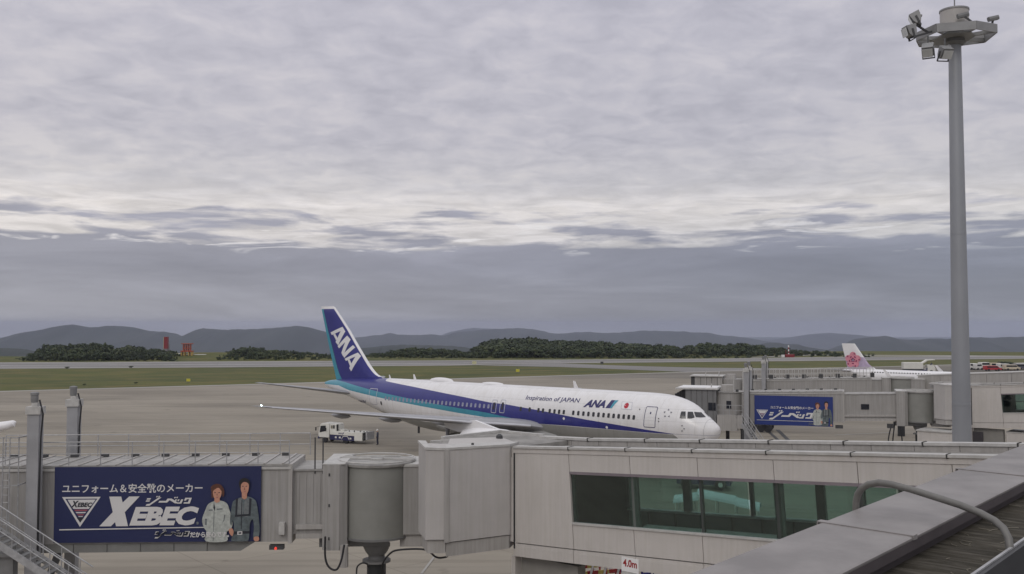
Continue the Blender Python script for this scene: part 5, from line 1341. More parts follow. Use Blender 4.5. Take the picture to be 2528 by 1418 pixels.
for k in range(5): mb.prism([(xh + 4.25 + k * .22, -1.5), (xh + 4.40 + k * .22, -1.65), (xh + 4.40 + k * .22, 1.65), (xh + 4.25 + k * .22, 1.5)], 3.3 - .0, 7.0 - .12 * k)
mb.build('bellows_hood', DARKM, b2); b2.children[-1]['kind'] = 'stuff'
mb = MB(); mb.box(xh + 1.0, xh + 5.0, -1.4, 1.4, 3.0, 3.29); mb.build('cab_floor', DARKM, b2)
for (dx, y_) in ((-1.6, 1.9), (-1.2, -1.2), (.3, -1.2)):
    mb = MB(); mb.beam((xh + dx, y_, 3.2), (xh + dx, y_, .3), .35, .3); mb.build('leg', DARKM, b2)
# working clutter round the bridge head
for k in range(5):
    mb = MB(); mb.box(xh + 1.4 + k * .55, xh + 1.44 + k * .55, 1.7, 1.73, 3.35, 6.95); mb.build('cab_joint', JOINT, b2)
mb = MB(); mb.box(xh + 1.0, xh + 4.9, -1.7, 1.78, 7.135, 7.22); mb.build('roof_kerb', WHITE, b2)
mb = MB(); mb.box(xh + 1.15, xh + 1.9, 1.705, 1.72, 4.9, 5.7); mb.build('window', DARKGLASS, b2)
for k, (x_, z0, z1) in enumerate(((xh - 1.62, 3.2, 8.2), (xh + 1.62, 3.2, 7.6), (xh - .6, 6.8, 8.4))):
    mb = MB(); mb.tube((x_, 1.3, z0), (x_, 1.3, z1), .06, n=8); mb.build('conduit', TRIM, b2)
mb = MB(); mb.box(xh - .5, xh + .7, -.4, .8, 6.81, 7.45); mb.build('air_unit', GREYW, b2)
mb = MB(); mb.lathe([(.14, 6.81), (.16, 6.95), (.12, 7.05)], 12, (xh - .9, .9, 0)); mb.build('beacon', DARKM, b2)
railing(b2, xh - 1.5, xh + 1.0, 1.95, 3.9 + .6, 1.0, 4, 1)
for k in range(9):
    mb = MB(); mb.tube((xh - 1.9, 1.5, 3.5 + k * .35), (xh - 1.55, 1.5, 3.5 + k * .35), .025, n=6); mb.build('rung', TRIM, b2)
cable([(xh - 1.3, 1.9, 3.3), (xh - 1.6, 2.0, 2.0), (xh - 2.0, 2.0, 1.4), (xh - 2.1, 1.9, 2.8)], b2, .05)
mb = MB(); mb.box(xh - 2.7, xh - 2.0, 1.1, 2.0, .4, 1.3); mb.build('drive_box', DARKM, b2)
A = at(1836, 1046, 94.2); B_ = at(1898, 1078, 92.5); B_.z = .4
st2 = stair('short service stairs under the bridge behind the airliner nose', A, B_, 1.0, 14)
for (z0, z1, x0, x1) in ((3.9, 4.15, 7.0, 7.7), (3.95, 4.3, 2.4, 3.0)):
    mb = MB(); mb.box(x0, x1, w2 - .3, w2 + .05, z0 - .25 + zs2(x0), z1 - .2 + zs2(x0)); mb.build('junction_box', DARKM, b2)
cable([(1.9, w2, 4.2), (1.7, w2, 2.2), (2.4, w2, 1.0), (2.9, w2, 2.4), (2.6, w2, 4.0)], b2, .06)
cable([(2.3, w2 - .2, 4.2), (2.5, w2 - .2, 1.6), (1.6, w2 - .2, .5)], b2, .06)
cable([(-.4, 1.0, 3.6), (-1.4, 1.2, 3.3), (-2.6, 1.2, 3.4)], b2, .05)
# ---- bridge 3 (behind)
O = V((47.6, 117, 0)); P3 = at(1850, 950, 123); H3 = V((P3.x - O.x, P3.y - O.y, 0)).normalized()
b3, w3, zs3 = bridge('rear grey boarding bridge with a white roof railing, beyond the banner bridge', O, H3, 7.1, 4.3, -.033, (2.1, 3.6), (3.4, 18.2), rot_r=1.5, wid=2.9, colx=16.1, col_top=9.6, railh=1.25)
xh = 20.4
mb = MB(); mb.lathe([(1.5, 3.3), (1.5, 6.6)], 28, (xh, 0, 0)); mb.build('cab_rotunda', CREAM, b3, True)
mb = MB(); mb.box(xh + .9, xh + 4.4, -1.6, 1.6, 3.2, 6.9); mb.build('cab', CREAM, b3)
mb = MB(); mb.box(xh + .8, xh + 5.0, -1.8, 1.8, 6.903, 7.03); mb.build('cab_roof', TRIM, b3)
mb = MB(); mb.box(xh + 4.45, xh + 4.9, -1.5, 1.5, 3.2, 6.85); mb.build('bellows_hood', DARKM, b3)
for y_ in (-1.2, 1.2):
    mb = MB(); mb.beam((xh, y_, 3.3), (xh, y_, .2), .3, .3); mb.build('leg', DARKM, b3)
mb = MB(); mb.box(xh - .6, xh + .5, -.5, .6, 6.61, 7.2); mb.build('air_unit', GREYW, b3)
for x_ in (xh - 1.7, xh + 1.3, xh + 3.0):
    mb = MB(); mb.tube((x_, 1.55, 3.4), (x_, 1.55, 7.6), .07, n=8); mb.build('conduit', TRIM, b3)
for k in range(4):
    mb = MB(); mb.box(xh + 1.5 + k * .7, xh + 1.55 + k * .7, 1.6, 1.63, 3.3, 6.8); mb.build('cab_joint', JOINT, b3)
for k in range(8):
    mb = MB(); mb.box(3.0 + k * 2.0, 3.5 + k * 2.0, 1.05, 1.3, 7.2 + zs3(3 + k * 2.0), 7.75 + zs3(3 + k * 2.0)); mb.build('roof_unit', DARKM, b3)
# third pier, seen over the second
O3 = V((49.5, 116.5, 0)); c3 = thing('pier_corridor', 'light grey corridor link furthest right, running behind the mast', 'corridor', (O3.x, O3.y, 0), frame((.757, -.653)), 'glazed pier corridors')
sh3 = lambda p: V((p.x, p.y, p.z + K * max(p.x, 0)))
for i in range(8):
    mb = MB(); mb.fn = sh3; mb.box(i * 2.6 + .02, i * 2.6 + 2.58, 0, 3.2, 4.1, 7.35); mb.build('panel', GREYW, c3)
mb = MB(); mb.fn = sh3; mb.box(.05, 20.8, .06, 3.1, 4.0, 7.3); mb.build('wall_core', JOINT, c3)
mb = MB(); mb.fn = sh3; mb.box(-.1, 20.9, -.06, 3.3, 7.353, 7.45); mb.build('coping', TRIM, c3)
# ================================================================== viewing-deck edge in front of the camera
zc0 = 11.8
dk = thing('terminal_roof', 'wide grey metal parapet and dark gutter of the terminal roof, lower right', 'roof', (0, 0, 0), frame(TD))
# local frame: X along the terminal (TD), Y away from it (PD)
METC = mat('parapet_sheet_metal', (.235, .219, .211), .5, .1, var=.16, vs_=1.6, spec=.4)
METE = mat('parapet_edge_metal', (.085, .072, .075), .6, .1, var=.12, vs_=2)
def gutter_mat():
    m = ground_mat('gutter_surface', (.026, .023, .016), (.058, .050, .036), (.125, .112, .092), 1.2, 3.2, (3.2, .5, 1), 0, .3); return m
GUT = gutter_mat()
Yo, Yi, Yg = 3.59, 2.77, 2.12
js = [-8.0, -4.1, .1, 4.3, 8.50, 12.7, 16.9, 21.1, 25.3, 29.5, 36]
for a, b in zip(js[:-1], js[1:]):
    mb = MB(); mb.prism([(Yo + .02, zc0 - .03), (Yo - .02, zc0), (Yi + .02, zc0 - .012), (Yi, zc0 - .02), (Yi, zc0 - .035), (Yi + .05, zc0 - .16), (Yo + .02, zc0 - .16)], a + .004, b - .004, 'X')
    mb.build('coping', METC, dk)
    mb = MB(); mb.prism([(Yo + .035, zc0 - .1), (Yo + .03, zc0 + .010), (Yi - .008, zc0 - .0), (Yi - .010, zc0 - .04), (Yi - .002, zc0 - .04), (Yi + .0, zc0 - .012), (Yo + .02, zc0 - .0), (Yo + .022, zc0 - .1)], b - .045, b + .045, 'X'); mb.build('coping_seam', METC, dk)
mb = MB(); mb.box(-8, 36, Yi + .004, Yi + .049, zc0 - .13, zc0 - .037); mb.build('parapet_lip', METE, dk)
mb = MB(); mb.box(-8, 36, Yi + .08, Yi + .12, zc0 - .235, zc0 - .162); mb.build('parapet_face', METE, dk)
mb = MB(); mb.box(-8, 36, Yi + .12, Yo - .03, 0, zc0 - .162); mb.build('parapet_wall', BEIGE, dk)
mb = MB(); mb.box(-8, 36, Yg, Yi + .08, zc0 - .40, zc0 - .235); mb.build('gutter_floor', GUT, dk)
mb = MB(); mb.box(-8, 36, Yg - .05, Yg, zc0 - .9, zc0 - .10); mb.build('gutter_upstand', DARKM, dk)
mb = MB(); mb.box(-8, 36, Yg - .012, Yg + .012, zc0 - .099, zc0 - .085); mb.build('edge_trim', GALV, dk)
mb = MB(); mb.box(-8, 36, -6, Yg - .05, zc0 - 1.4, zc0 - 1.2); mb.build('deck', mat('deck_dark', (.025, .024, .023), .8), dk)
mb = MB(); mb.box(-8, 36, -6, Yo - .1, 0, zc0 - 1.45); mb.build('building_wall', BEIGE, dk)
# scattered straw and twigs lying in the gutter
rs = random.Random(5); DRY = mat('dry_twig', (.22, .20, .16), .9)
tw = MB()
for k in range(46):
    x = rs.uniform(5.2, 12); y = rs.uniform(Yg + .05, Yi - .05); a = rs.gauss(.4, .6); l = rs.uniform(.04, .22); z = zc0 - .23
    p = V((x, y, z)); d = V((math.cos(a), math.sin(a), 0)) * l; mid_ = p + d * .5 + V((-d.y, d.x, 0)) * rs.uniform(-.2, .2)
    tw.path([p, mid_, p + d], .0035, 4)
o_ = tw.build('twigs', DRY); o_.location = (0, 0, 0); o_.rotation_euler = (0, 0, frame(TD)); tag(o_, 'pale dry twigs scattered along the dark gutter', kind='stuff')
# curved pipe over the parapet
pp = [at(2113, 1262, 9.46), at(2113, 1243, 9.46), at(2117, 1222, 9.44), at(2127, 1206, 9.40), at(2144, 1196, 9.33), at(2170, 1192, 9.24), at(2200, 1196, 9.15), at(2250, 1209, 9.0), at(2310, 1228, 8.82), at(2370, 1247, 8.66), at(2420, 1267, 8.5), at(2455, 1286, 8.38), at(2478, 1306, 8.28), at(2490, 1330, 8.2), at(2494, 1362, 8.17)]
mb = MB(); mb.path(pp, .033, 12)
pipe = mb.build('bent_pipe', mat('pipe_grey', (.155, .15, .14), .5, .2, var=.12, vs_=6), None, True); tag(pipe, 'bent grey steel pipe arching over the metal parapet into the gutter', 'pipe')

# ================================================================== floodlight mast
mx0 = at(2375, 1075, 52); ms = thing('floodlight_mast', 'tall grey floodlight mast with a ring platform at the right', 'mast', (mx0.x, 52, 0))
ztop = zat(100, 52, 2360)
POLE = mat('mast_galvanised', (.30, .31, .33), .5, .35, var=.07, vs_=.5, stretch=(1, 1, .3))
mb = MB(); mb.lathe([(.60, 0), (.60, .05), (.565, .06), (.51, 4.5), (.32, ztop + .6)], 36); mb.build('pole', POLE, ms, True)
mb = MB(); mb.lathe([(.75, 0), (.75, .06)], 24); mb.build('base_plate', POLE, ms)
for z in (9.2, 18.5):
    mb = MB(); mb.lathe([(.47 - (z - 9.2) * .008, z), (.485 - (z - 9.2) * .008, z + .01), (.485 - (z - 9.2) * .008, z + .16), (.47 - (z - 9.2) * .008, z + .17)], 36); mb.build('pole_sleeve', POLE, ms, True)
zp = zat(84, 51, 2360)
STR = mat('platform_steel', (.27, .27, .27), .5, .25, var=.1)
hexp = [(-1.95, .35), (-1.55, -1.25), (.35, -1.75), (1.75, -1.15), (2.0, .7), (.1, 1.75), (-1.3, 1.5)]
for i in range(len(hexp)):
    a = hexp[i]; b = hexp[(i + 1) % len(hexp)]
    mb = MB(); mb.beam((a[0], a[1], zp + .25), (b[0], b[1], zp + .25), .07, .46); mb.build('ring_beam', STR, ms)
for a in hexp:
    mb = MB(); mb.beam((a[0] * .2, a[1] * .2, zp + .1), (a[0] * .98, a[1] * .98, zp + .15), .12, .2); mb.build('spoke', STR, ms)
mb = MB(); mb.prism([(-1.25, .5), (-.9, -1.1), (.25, -1.3), (.85, -.6), (.9, .7), (0, 1.2), (-.9, 1.1)], zp + .0, zp + .08); mb.build('platform_floor', STR, ms)
zd = zat(52, 52, 2355); mb = MB(); mb.lathe([(.74, zp + .47), (.74, zat(15, 51.25, 2355))], 36); mb.build('winch_drum', mat('drum_cream', (.42, .40, .38), .5, var=.08), ms, True)
mb = MB(); mb.lathe([(.77, zat(15, 51.25) - .07), (.77, zat(15, 51.25) + .02), (.1, zat(15, 51.25) + .05)], 36); mb.build('drum_lid', STR, ms)
mb = MB(); mb.tube((-.02, -.1, zat(15, 51.25)), (-.02, -.1, zat(15, 51.25) + 2.4), .035, n=8); mb.build('lightning_rod', GREYD, ms)
mb = MB(); mb.lathe([(.42, zp - .35), (.55, zp - .2), (.5, zp + .0)], 24); mb.build('mast_collar', GREYD, ms, True)
LENS = mat('lamp_lens', (.55, .56, .56), .15)
def flood(px, py, D, rz, tilt, scl=1.0, small=False):
    p = at(px, py, D) - V((mx0.x, 52, 0))
    T = Matrix.Translation(p) @ Matrix.Rotation(rz, 4, 'Z') @ Matrix.Rotation(tilt, 4, 'X') @ Matrix.Scale(scl, 4)
    mb = MB(); mb.T = T
    if small: mb.prism([(-.09, -.12), (.09, -.12), (.12, 0), (.09, .12), (-.09, .12), (-.12, 0)], -.3, .3, 'Y')
    else:
        mb.prism([(-.26, .30), (.26, .30), (.20, -.12), (.10, -.28), (-.10, -.28), (-.20, -.12)], -.27, .27, 'X')
    o = mb.build('floodlight', GREYD if small else STR, ms)
    if not small:
        mb = MB(); mb.T = T; mb.box(-.24, .24, .302, .33, -.22, .22); mb.build('lens', LENS, o)
        for k in range(4):
            mb = MB(); mb.T = T; mb.box(-.2 + k * .13, -.18 + k * .13, -.26, -.1, .1, .31); mb.build('cooling_fin', STR, o)
        mb = MB(); mb.T = T; mb.box(-.30, -.27, -.05, .05, -.42, .08); mb.box(.27, .30, -.05, .05, -.42, .08); mb.box(-.30, .30, -.05, .05, -.45, -.42); mb.build('yoke', DARKM, o)
    return p
def arm(a, b):
    mb = MB(); mb.beam(a, b, .08, .1); mb.build('lamp_arm', DARKM, ms)
for (px, py, D, rz, ti, hx) in ((2262, 46, 51.2, R(70), R(-25), (-1.6, -.6)), (2247, 78, 50.6, R(95), R(-15), (-1.7, -1.0)), (2291, 125, 50.4, R(150), R(-40), (-1.2, -1.3)), (2333, 131, 50.3, R(185), R(-35), (-.5, -1.5))):
    p = flood(px, py, D, rz, ti, 1.05); e = V((hx[0], hx[1], zp + .12)) if py < 100 else p + V((.12, .25, .85)); arm(e, p + V((0, 0, -.35)) if py < 100 else p + V((0, 0, .2)))
    mb = MB(); mb.lathe([(.03, 0), (.11, .03), (.12, .12), (.05, .16)], 10, (p.x + .25, p.y + .1, p.z + (.1 if py < 100 else .3))); mb.build('lamp_ballast', STR, ms)
for (px, py, D, rz) in ((2452, 46, 51.5, R(100)), (2377, 38, 50.9, R(90))):
    flood(px, py, D, rz, R(-14), 1.0, True)
p = at(2452, 46, 51.5) - V((mx0.x, 52, 0)); arm((1.9, -.2, zp + .4), p); p = at(2377, 38, 50.9) - V((mx0.x, 52, 0)); arm((.45, -1.4, zp + .4), p)

# ================================================================== apron vehicles and people
truck_loc = ground(850, 1093); hd = ground(795, 1090.5) - ground(905, 1096); hd.z = 0
tr = thing('service_truck', 'small white service truck with a blue skirt standing under the wing', 'truck', (truck_loc.x, truck_loc.y, 0), frame(hd))
# local +X = truck forward (towards the left of the photo), +Y = towards the camera
NAVYP = mat('truck_navy', (.025, .025, .085), .4); TW = mat('truck_white', (.66, .65, .60), .4, var=.05)
tr.scale = (.96, .95, .95)
mb = MB(); mb.prism([(1.55, .62), (2.9, .62), (3.05, .9), (3.02, 1.35), (2.78, 2.2), (2.6, 2.34), (1.62, 2.36), (1.52, 2.28)], -.95, .95, 'Y'); cab = mb.build('cab', TW, tr, bevel=.04)
mb = MB(); mb.prism([(1.95, 1.42), (2.86, 1.22), (2.72, 2.02), (2.02, 2.08)], .953, .962, 'Y'); mb.build('side_window', DARKGLASS, cab)
mb = MB(); mb.prism([(1.95, 1.42), (2.86, 1.22), (2.72, 2.02), (2.02, 2.08)], -.962, -.953, 'Y'); mb.build('side_window', DARKGLASS, cab)
mb = MB(); mb.face([(2.98, -.8, 1.40), (2.98, .8, 1.40), (2.765, .74, 2.16), (2.765, -.74, 2.16)]); w_ = mb.build('windscreen', DARKGLASS, cab); w_.location.x = .045
mb = MB(); mb.box(2.9, 3.1, -.94, .94, .48, .72); mb.build('bumper', NAVYP, cab)
for y in (-.75, .75):
    mb = MB(); mb.box(3.04, 3.08, y - .14, y + .14, .80, .98); mb.build('headlight', LENS, cab)
mb = MB(); mb.box(3.25, 3.32, 1.02, 1.2, 1.45, 1.85); mb.beam((3.28, 1.1, 1.85), (2.8, .95, 2.0), .03, .03); mb.build('mirror', BLACK, cab)
mb = MB(); mb.box(1.93, 2.03, .97, 1.1, 1.45, 1.8); mb.build('mirror', BLACK, cab)
mb = MB(); mb.prism([(.55, 1.38), (1.48, 1.38), (1.48, 2.30), (.75, 2.30), (.62, 2.22)], -.93, .93, 'Y'); bk = mb.build('crew_box', TW, tr, bevel=.03)
mb = MB(); mb.box(.78, 1.0, .933, .945, 1.75, 2.15); mb.build('side_window', DARKGLASS, bk); mb = MB(); mb.box(1.05, 1.32, .933, .945, 1.75, 2.12); mb.build('grille', mat('grille_tan', (.22, .2, .15), .6), bk)
mb = MB(); mb.tube((.45, .8, 1.4), (.45, .8, 2.25), .1); mb.build('exhaust_stack', BLACK, tr)
mb = MB(); mb.box(-3.2, 1.5, -.85, .85, .45, .72); mb.build('chassis', DARKM, tr)
mb = MB(); mb.prism([(-1.9, .95), (1.42, 1.02), (1.42, 1.42), (1.2, 1.5), (-1.9, 1.36)], -1.0, 1.0, 'Y'); tk = mb.build('tank_body', TW, tr, bevel=.03)
mb = MB(); mb.prism([(-1.9, .38), (1.42, .42), (1.42, 1.015), (-1.9, .945)], .9, .96, 'Y'); mb.build('side_skirt', NAVYP, tr)
mb = MB(); mb.prism([(-3.0, .42), (-1.92, .42), (-1.92, 1.42), (-2.1, 1.46), (-3.0, 1.40)], -.98, 1.02, 'Y'); mb.build('rear_cabinet', TW, tr, bevel=.02)
mb = MB(); mb.box(-3.35, -3.02, -.8, .8, .5, 1.38); mb.build('pump_unit', BLACK, tr)
mb = MB(); mb.box(-3.60, -3.38, -.85, .85, .55, 1.45); mb.build('rear_rack', GALV, tr)
for x in (-3.3, -2.9, -2.4, -1.6, -.9, -.1, .7):
    mb = MB(); mb.lathe([(.05, 1.38), (.07, 1.42), (.07, 1.54), (.03, 1.56)], 8, (x, .4, 0)); mb.build('valve', DARKM, tr)
mb = MB(); mb.box(-.2, 1.3, -.4, .5, 1.45, 1.60); mb.build('hose_tray', TW, tr)
vt, ft = text_geo('ANA', .03, .3); vt, ft = fit_geo(vt, ft, [(.28, 1.12), (-.22, 1.11), (-.22, 1.30), (.28, 1.31)]); decal('lettering', vt, ft, lambda a, b: V((a, 1.004, b)), TXT, tk)
decal('emblem_bar', [(-.28, 1.10), (-.42, 1.10), (-.52, 1.32), (-.38, 1.32)], [(0, 1, 2, 3)], lambda a, b: V((a, 1.004, b)), TXT, tk)
mb = MB(); mb.path([(-.2, .97, .52), (-.38, .97, .86), (-1.0, .97, .88), (-1.2, .97, .52)], .045, 6); mb.build('wheel_arch', TW, tr)
for x in (2.15, -.7):
    for sd in (1, -1):
        mb = MB(); mb.lathe([(.20, -.11), (.36, -.11), (.39, -.05), (.39, .05), (.36, .11), (.20, .11)], 20, (x, sd * .82, .39), 'Y'); w_ = mb.build('wheel', BLACK, tr, True)
        mb = MB(); mb.lathe([(.02, sd * .10), (.19, sd * .06)] if sd > 0 else [(.19, sd * .06), (.02, sd * .1)], 14, (x, sd * .82, .39), 'Y', False); mb.build('rim', GALV, w_)
for k, (x, y) in enumerate(((.6, .62), (.05, .62), (-1.4, .55))):
    mb = MB(); mb.box(x - .12, x + .12, .963, .985, y, y + .2); mb.build('side_fitting', TW, tr)

# person (skin-modifier body)
def person(name, label, loc, facing, shirt, trousers, hat=None, cat='person', pose=0):
    t = thing(name, label, cat, loc, facing)
    J = {'pel': (0, 0, .93), 'sp': (0, 0, 1.15), 'ch': (0.01, 0, 1.36), 'nk': (0.01, 0, 1.50), 'hd': (0.03, 0, 1.62), 'tp': (0.02, 0, 1.73),
         'sl': (0, .19, 1.42), 'el': (-.02, .25, 1.14), 'wl': (.10, .24, .90), 'hl': (.14, .23, .82), 'sr': (0, -.19, 1.42), 'er': (-.03, -.25, 1.14), 'wr': (.08, -.25, .90), 'hr': (.12, -.24, .82),
         'ql': (0, .10, .86), 'kl': (.03, .12, .49), 'al': (-.02, .12, .10), 'tl': (.14, .13, .05), 'qr': (0, -.10, .86), 'kr': (.0, -.12, .49), 'ar': (-.06, -.13, .10), 'tr': (.10, -.14, .05)}
    Rr = dict(pel=.15, sp=.135, ch=.16, nk=.06, hd=.095, tp=.085, sl=.075, el=.05, wl=.038, hl=.04, sr=.075, er=.05, wr=.038, hr=.04, ql=.10, kl=.07, al=.05, tl=.045, qr=.10, kr=.07, ar=.05, tr=.045)
    E = [('pel', 'sp'), ('sp', 'ch'), ('ch', 'nk'), ('nk', 'hd'), ('hd', 'tp'), ('ch', 'sl'), ('sl', 'el'), ('el', 'wl'), ('wl', 'hl'), ('ch', 'sr'), ('sr', 'er'), ('er', 'wr'), ('wr', 'hr'), ('pel', 'ql'), ('ql', 'kl'), ('kl', 'al'), ('al', 'tl'), ('pel', 'qr'), ('qr', 'kr'), ('kr', 'ar'), ('ar', 'tr')]
    ks = list(J); me = bpy.data.meshes.new('body'); me.from_pydata([J[k] for k in ks], [(ks.index(a), ks.index(b)) for a, b in E], [])
    o = bpy.data.objects.new('body', me); col.objects.link(o); o.modifiers.new('s', 'SKIN'); o.modifiers.new('d', 'SUBSURF').levels = 1
    sl = me.skin_vertices[0].data
    for i, k in enumerate(ks): sl[i].radius = (Rr[k], Rr[k] * (1.15 if k in ('pel', 'sp', 'ch') else 1)); sl[i].use_root = (k == 'pel')
    dg = bpy.context.evaluated_depsgraph_get(); dg.update(); m2 = bpy.data.meshes.new_from_object(o.evaluated_get(dg)); bpy.data.objects.remove(o)
    SK = mat('skin', (.38, .22, .15), .6); BOOT = mat('boot_dark', (.02, .02, .02), .6)
    for m in (shirt, trousers, SK, BOOT): m2.materials.append(m)
    for p in m2.polygons:
        c = p.center; p.material_index = 3 if c.z < .11 else (1 if c.z < .95 and abs(c.y) < .215 else (2 if (c.z > 1.49 or (c.z < .90 and abs(c.y) > .2)) else 0)); p.use_smooth = True
    b = bpy.data.objects.new('body', m2); col.objects.link(b); b.parent = t
    mb = MB(); mb.lathe([(.125, 1.655), (.122, 1.70), (.105, 1.76), (.06, 1.80), (.005, 1.81)], 16, (.02, 0, 0), caps=False); mb.lathe([(.13, 1.652), (.13, 1.66)], 16, (.05, 0, 0)); mb.build('hard_hat' if hat else 'hair', hat or HAIRK, t, True)
    for y in (-.035, .035):
        mb = MB(); mb.lathe([(.012, 0), (.004, .012)], 6, (.118, y, 1.625), 'X'); mb.build('eye', DARKM, t)
    return t
SLATE = mat('slate_overall', (.06, .065, .10), .7, var=.15, vs_=4); SLT = mat('dark_trousers', (.035, .036, .06), .7)
pg = ground(932, 1099.5)
person('person', 'ground worker in grey-blue overalls and a white helmet standing behind the truck', (pg.x, pg.y, 0), R(175), SLATE, SLT, WHITE)

# tow tractor and canopied stairs glimpsed through the pier windows
tg = ground(1740, 1205); tt = thing('tow_tractor', 'dark low tow tractor at the nose gear, seen through the green window', 'tractor', (tg.x, tg.y, 0), frame((.9, -.3)))
mb = MB(); mb.prism([(-2.2, .4), (2.2, .4), (2.2, .95), (1.2, 1.05), (-2.2, 1.0)], -1, 1, 'Y'); mb.build('body', NAVYP, tt, bevel=.05)
mb = MB(); mb.prism([(-.4, 1.05), (1.0, 1.05), (.85, 1.7), (-.3, 1.7)], -.8, .8, 'Y'); mb.build('cab', TW, tt, bevel=.04)
for x in (-1.4, 1.4):
    for sd in (-1, 1):
        mb = MB(); mb.lathe([(.2, -.16), (.45, -.16), (.48, 0), (.45, .16), (.2, .16)], 18, (x, sd * .95, .48), 'Y'); w_ = mb.build('wheel', BLACK, tt, True)
        mb = MB(); mb.lathe([(.0, -.17), (.19, -.17), (.19, .17), (.0, .17)], 12, (x, sd * .95, .48), 'Y'); mb.build('rim', TW, w_)
cg = ground(1800, 1296); ct = thing('covered_stairs', 'white canopied passenger steps on the apron, seen through the green window', 'passenger steps', (cg.x, cg.y, 0), frame((1, -.35)))
CAN = mat('canopy_pale', (.50, .56, .58), .5)
def half(x0, x1, z0, z1, name='canopy'):
    mb = MB(); vs = []; fs = []
    for (x, z) in ((x0, z0), (x1, z1)):
        for k in range(9): a = math.pi * k / 8; vs.append((x, .95 * math.cos(a), z + .55 * math.sin(a)))
        for k in range(8, -1, -1): a = math.pi * k / 8; vs.append((x, .9 * math.cos(a), z + .50 * math.sin(a)))
    for k in range(17): fs.append((k, k + 1, 18 + k + 1, 18 + k))
    fs.append((17, 0, 18, 35)); mb._add(vs, fs); mb.build(name, CAN, ct)
half(-2.6, .6, 2.35, 1.9); half(.6, 2.6, 1.8, 1.45); half(-4.6, -2.4, 1.7, 2.1)
for x, z in ((-4.4, 1.7), (-3, 2), (-2.4, 2.3), (-1, 2.1), (.6, 1.8), (2.4, 1.5)):
    for sd in (-1, 1):
        mb = MB(); mb.tube((x, sd * .9, .5), (x, sd * .9, z), .04, n=6); mb.build('canopy_post', TW, ct)
mb = MB(); mb.box(-5, 3, -1, 1, .35, .6); mb.build('chassis', NAVYP, ct)
mb = MB(); mb.prism([(-5.6, .1), (-2.4, .6), (2.6, .6), (2.8, .35), (-5.6, .02)], -.8, .8, 'Y'); mb.build('step_flight', GALV, ct)
for x in (-3.5, 2):
    for sd in (-1, 1):
        mb = MB(); mb.lathe([(.12, -.1), (.3, -.1), (.3, .1), (.12, .1)], 14, (x, sd * .9, .3), 'Y'); mb.build('wheel', BLACK, ct, True)

# folding barriers under the pier
RB = mat('barrier_red', (.35, .03, .03), .5); YB = mat('barrier_yellow', (.55, .45, .12), .5); BB = mat('barrier_blue', (.03, .03, .20), .5)
def barrier(px0, px1, py, label, cols_, Db=43.0):
    a, b = ground(px0, py), ground(px1, py + 6); L_ = (b - a).length
    a, b = at(px0, 1400, Db), at(px1, 1400, Db + .8); a.z = b.z = 0; L_ = (b - a).length
    t = thing('safety_barrier', label, 'barrier', (a.x, a.y, 0), frame(b - a), 'folding barriers under the near pier')
    for j, z in enumerate((.4, 1.0, 1.6, 2.0, 2.35, 2.65)):
        n = int(L_ / .45)
        for k in range(n):
            mb = MB(); mb.box(k * L_ / n, (k + 1) * L_ / n - .01, -.03, .03, z, z + .16); mb.build('rail_segment', cols_[(k + j) % len(cols_)], t)
    for k in range(5):
        mb = MB(); mb.box(k * L_ / 4 - .03, k * L_ / 4 + .03, -.05, .05, 0, 2.9); mb.build('post', cols_[0], t)
        if k < 4:
            mb = MB(); mb.beam((k * L_ / 4, -.05, .3), ((k + 1) * L_ / 4, -.05, 2.8), .05, .09); mb.build('brace', WHITE, t)
barrier(1395, 1530, 1432, 'red and yellow striped folding barrier under the pier, left of the height sign', (RB, YB))
barrier(1585, 1690, 1432, 'navy and white striped barrier under the pier, right of the height sign', (BB, WHITE))
barrier(1400, 1560, 1412, 'red and navy barrier standing behind the striped ones under the pier', (RB, BB, WHITE), 46.0)

# ================================================================== airfield furniture
RED = mat('aviation_red', (.22, .02, .026), .5); ORG = mat('aviation_orange', (.33, .07, .03), .5); YL = mat('marker_yellow', (.55, .50, .05), .5)
def base_at(px, py, D=None): p = ground(px, py); return (p.x, p.y, 0)
lo = at(410, 870, 400); tw_ = thing('marker_tower', 'slim red and white tower above the low wood on the left', 'tower', (lo.x, 400, 0))
zt_ = zat(832, 400)
for k in range(5):
    z0 = .2 + (zt_ - .2) * k / 5; z1 = .2 + (zt_ - .2) * (k + 1) / 5
    mb = MB(); mb.box(-.75, .75, -.75, .75, z0, z1); mb.build('tower_section', RED if k > 1 else GREYD, tw_)
    mb = MB(); mb.box(-1.05, -.78, -.6, .6, z0, z1 - .1); mb.build('side_panel', mat('lime_grey', (.40, .42, .28), .6) if k > 1 else GREYD, tw_)
mb = MB(); mb.tube((1.3, 0, 0), (1.3, 0, zat(850, 400)), .2, n=6); mb.build('side_pole', GREYD, tw_)
lo = at(462, 878, 385); orr = thing('radar_cabin', 'orange-red slatted aerial cabin on yellow legs behind the runway, left', 'radar station', (lo.x, 385, 0))
zr = zat(848, 385); zm = zat(866, 385); zq = zat(875, 385)
mb = MB(); mb.box(-2.2, 2.2, -1, 1, zr - .35, zr); mb.build('roof', ORG, orr)
for x in (-1.4, -.5, .4, 1.3):
    mb = MB(); mb.box(x - .18, x + .18, -.6, .6, zm, zr - .35); mb.build('aerial_panel', ORG, orr)
mb = MB(); mb.box(-1.6, 1.6, -.5, .5, zm + .8, zm + 1.1); mb.build('cross_rail', ORG, orr)
mb = MB(); mb.box(-2.3, 2.3, -1.2, 1.2, zm - .5, zm); mb.build('platform', ORG, orr)
for x in (-2, -.9, .9, 2):
    mb = MB(); mb.box(x - .15, x + .15, -1, 1, 0, zm - .5); mb.build('leg', mat('leg_yellow', (.50, .33, .08), .6), orr)
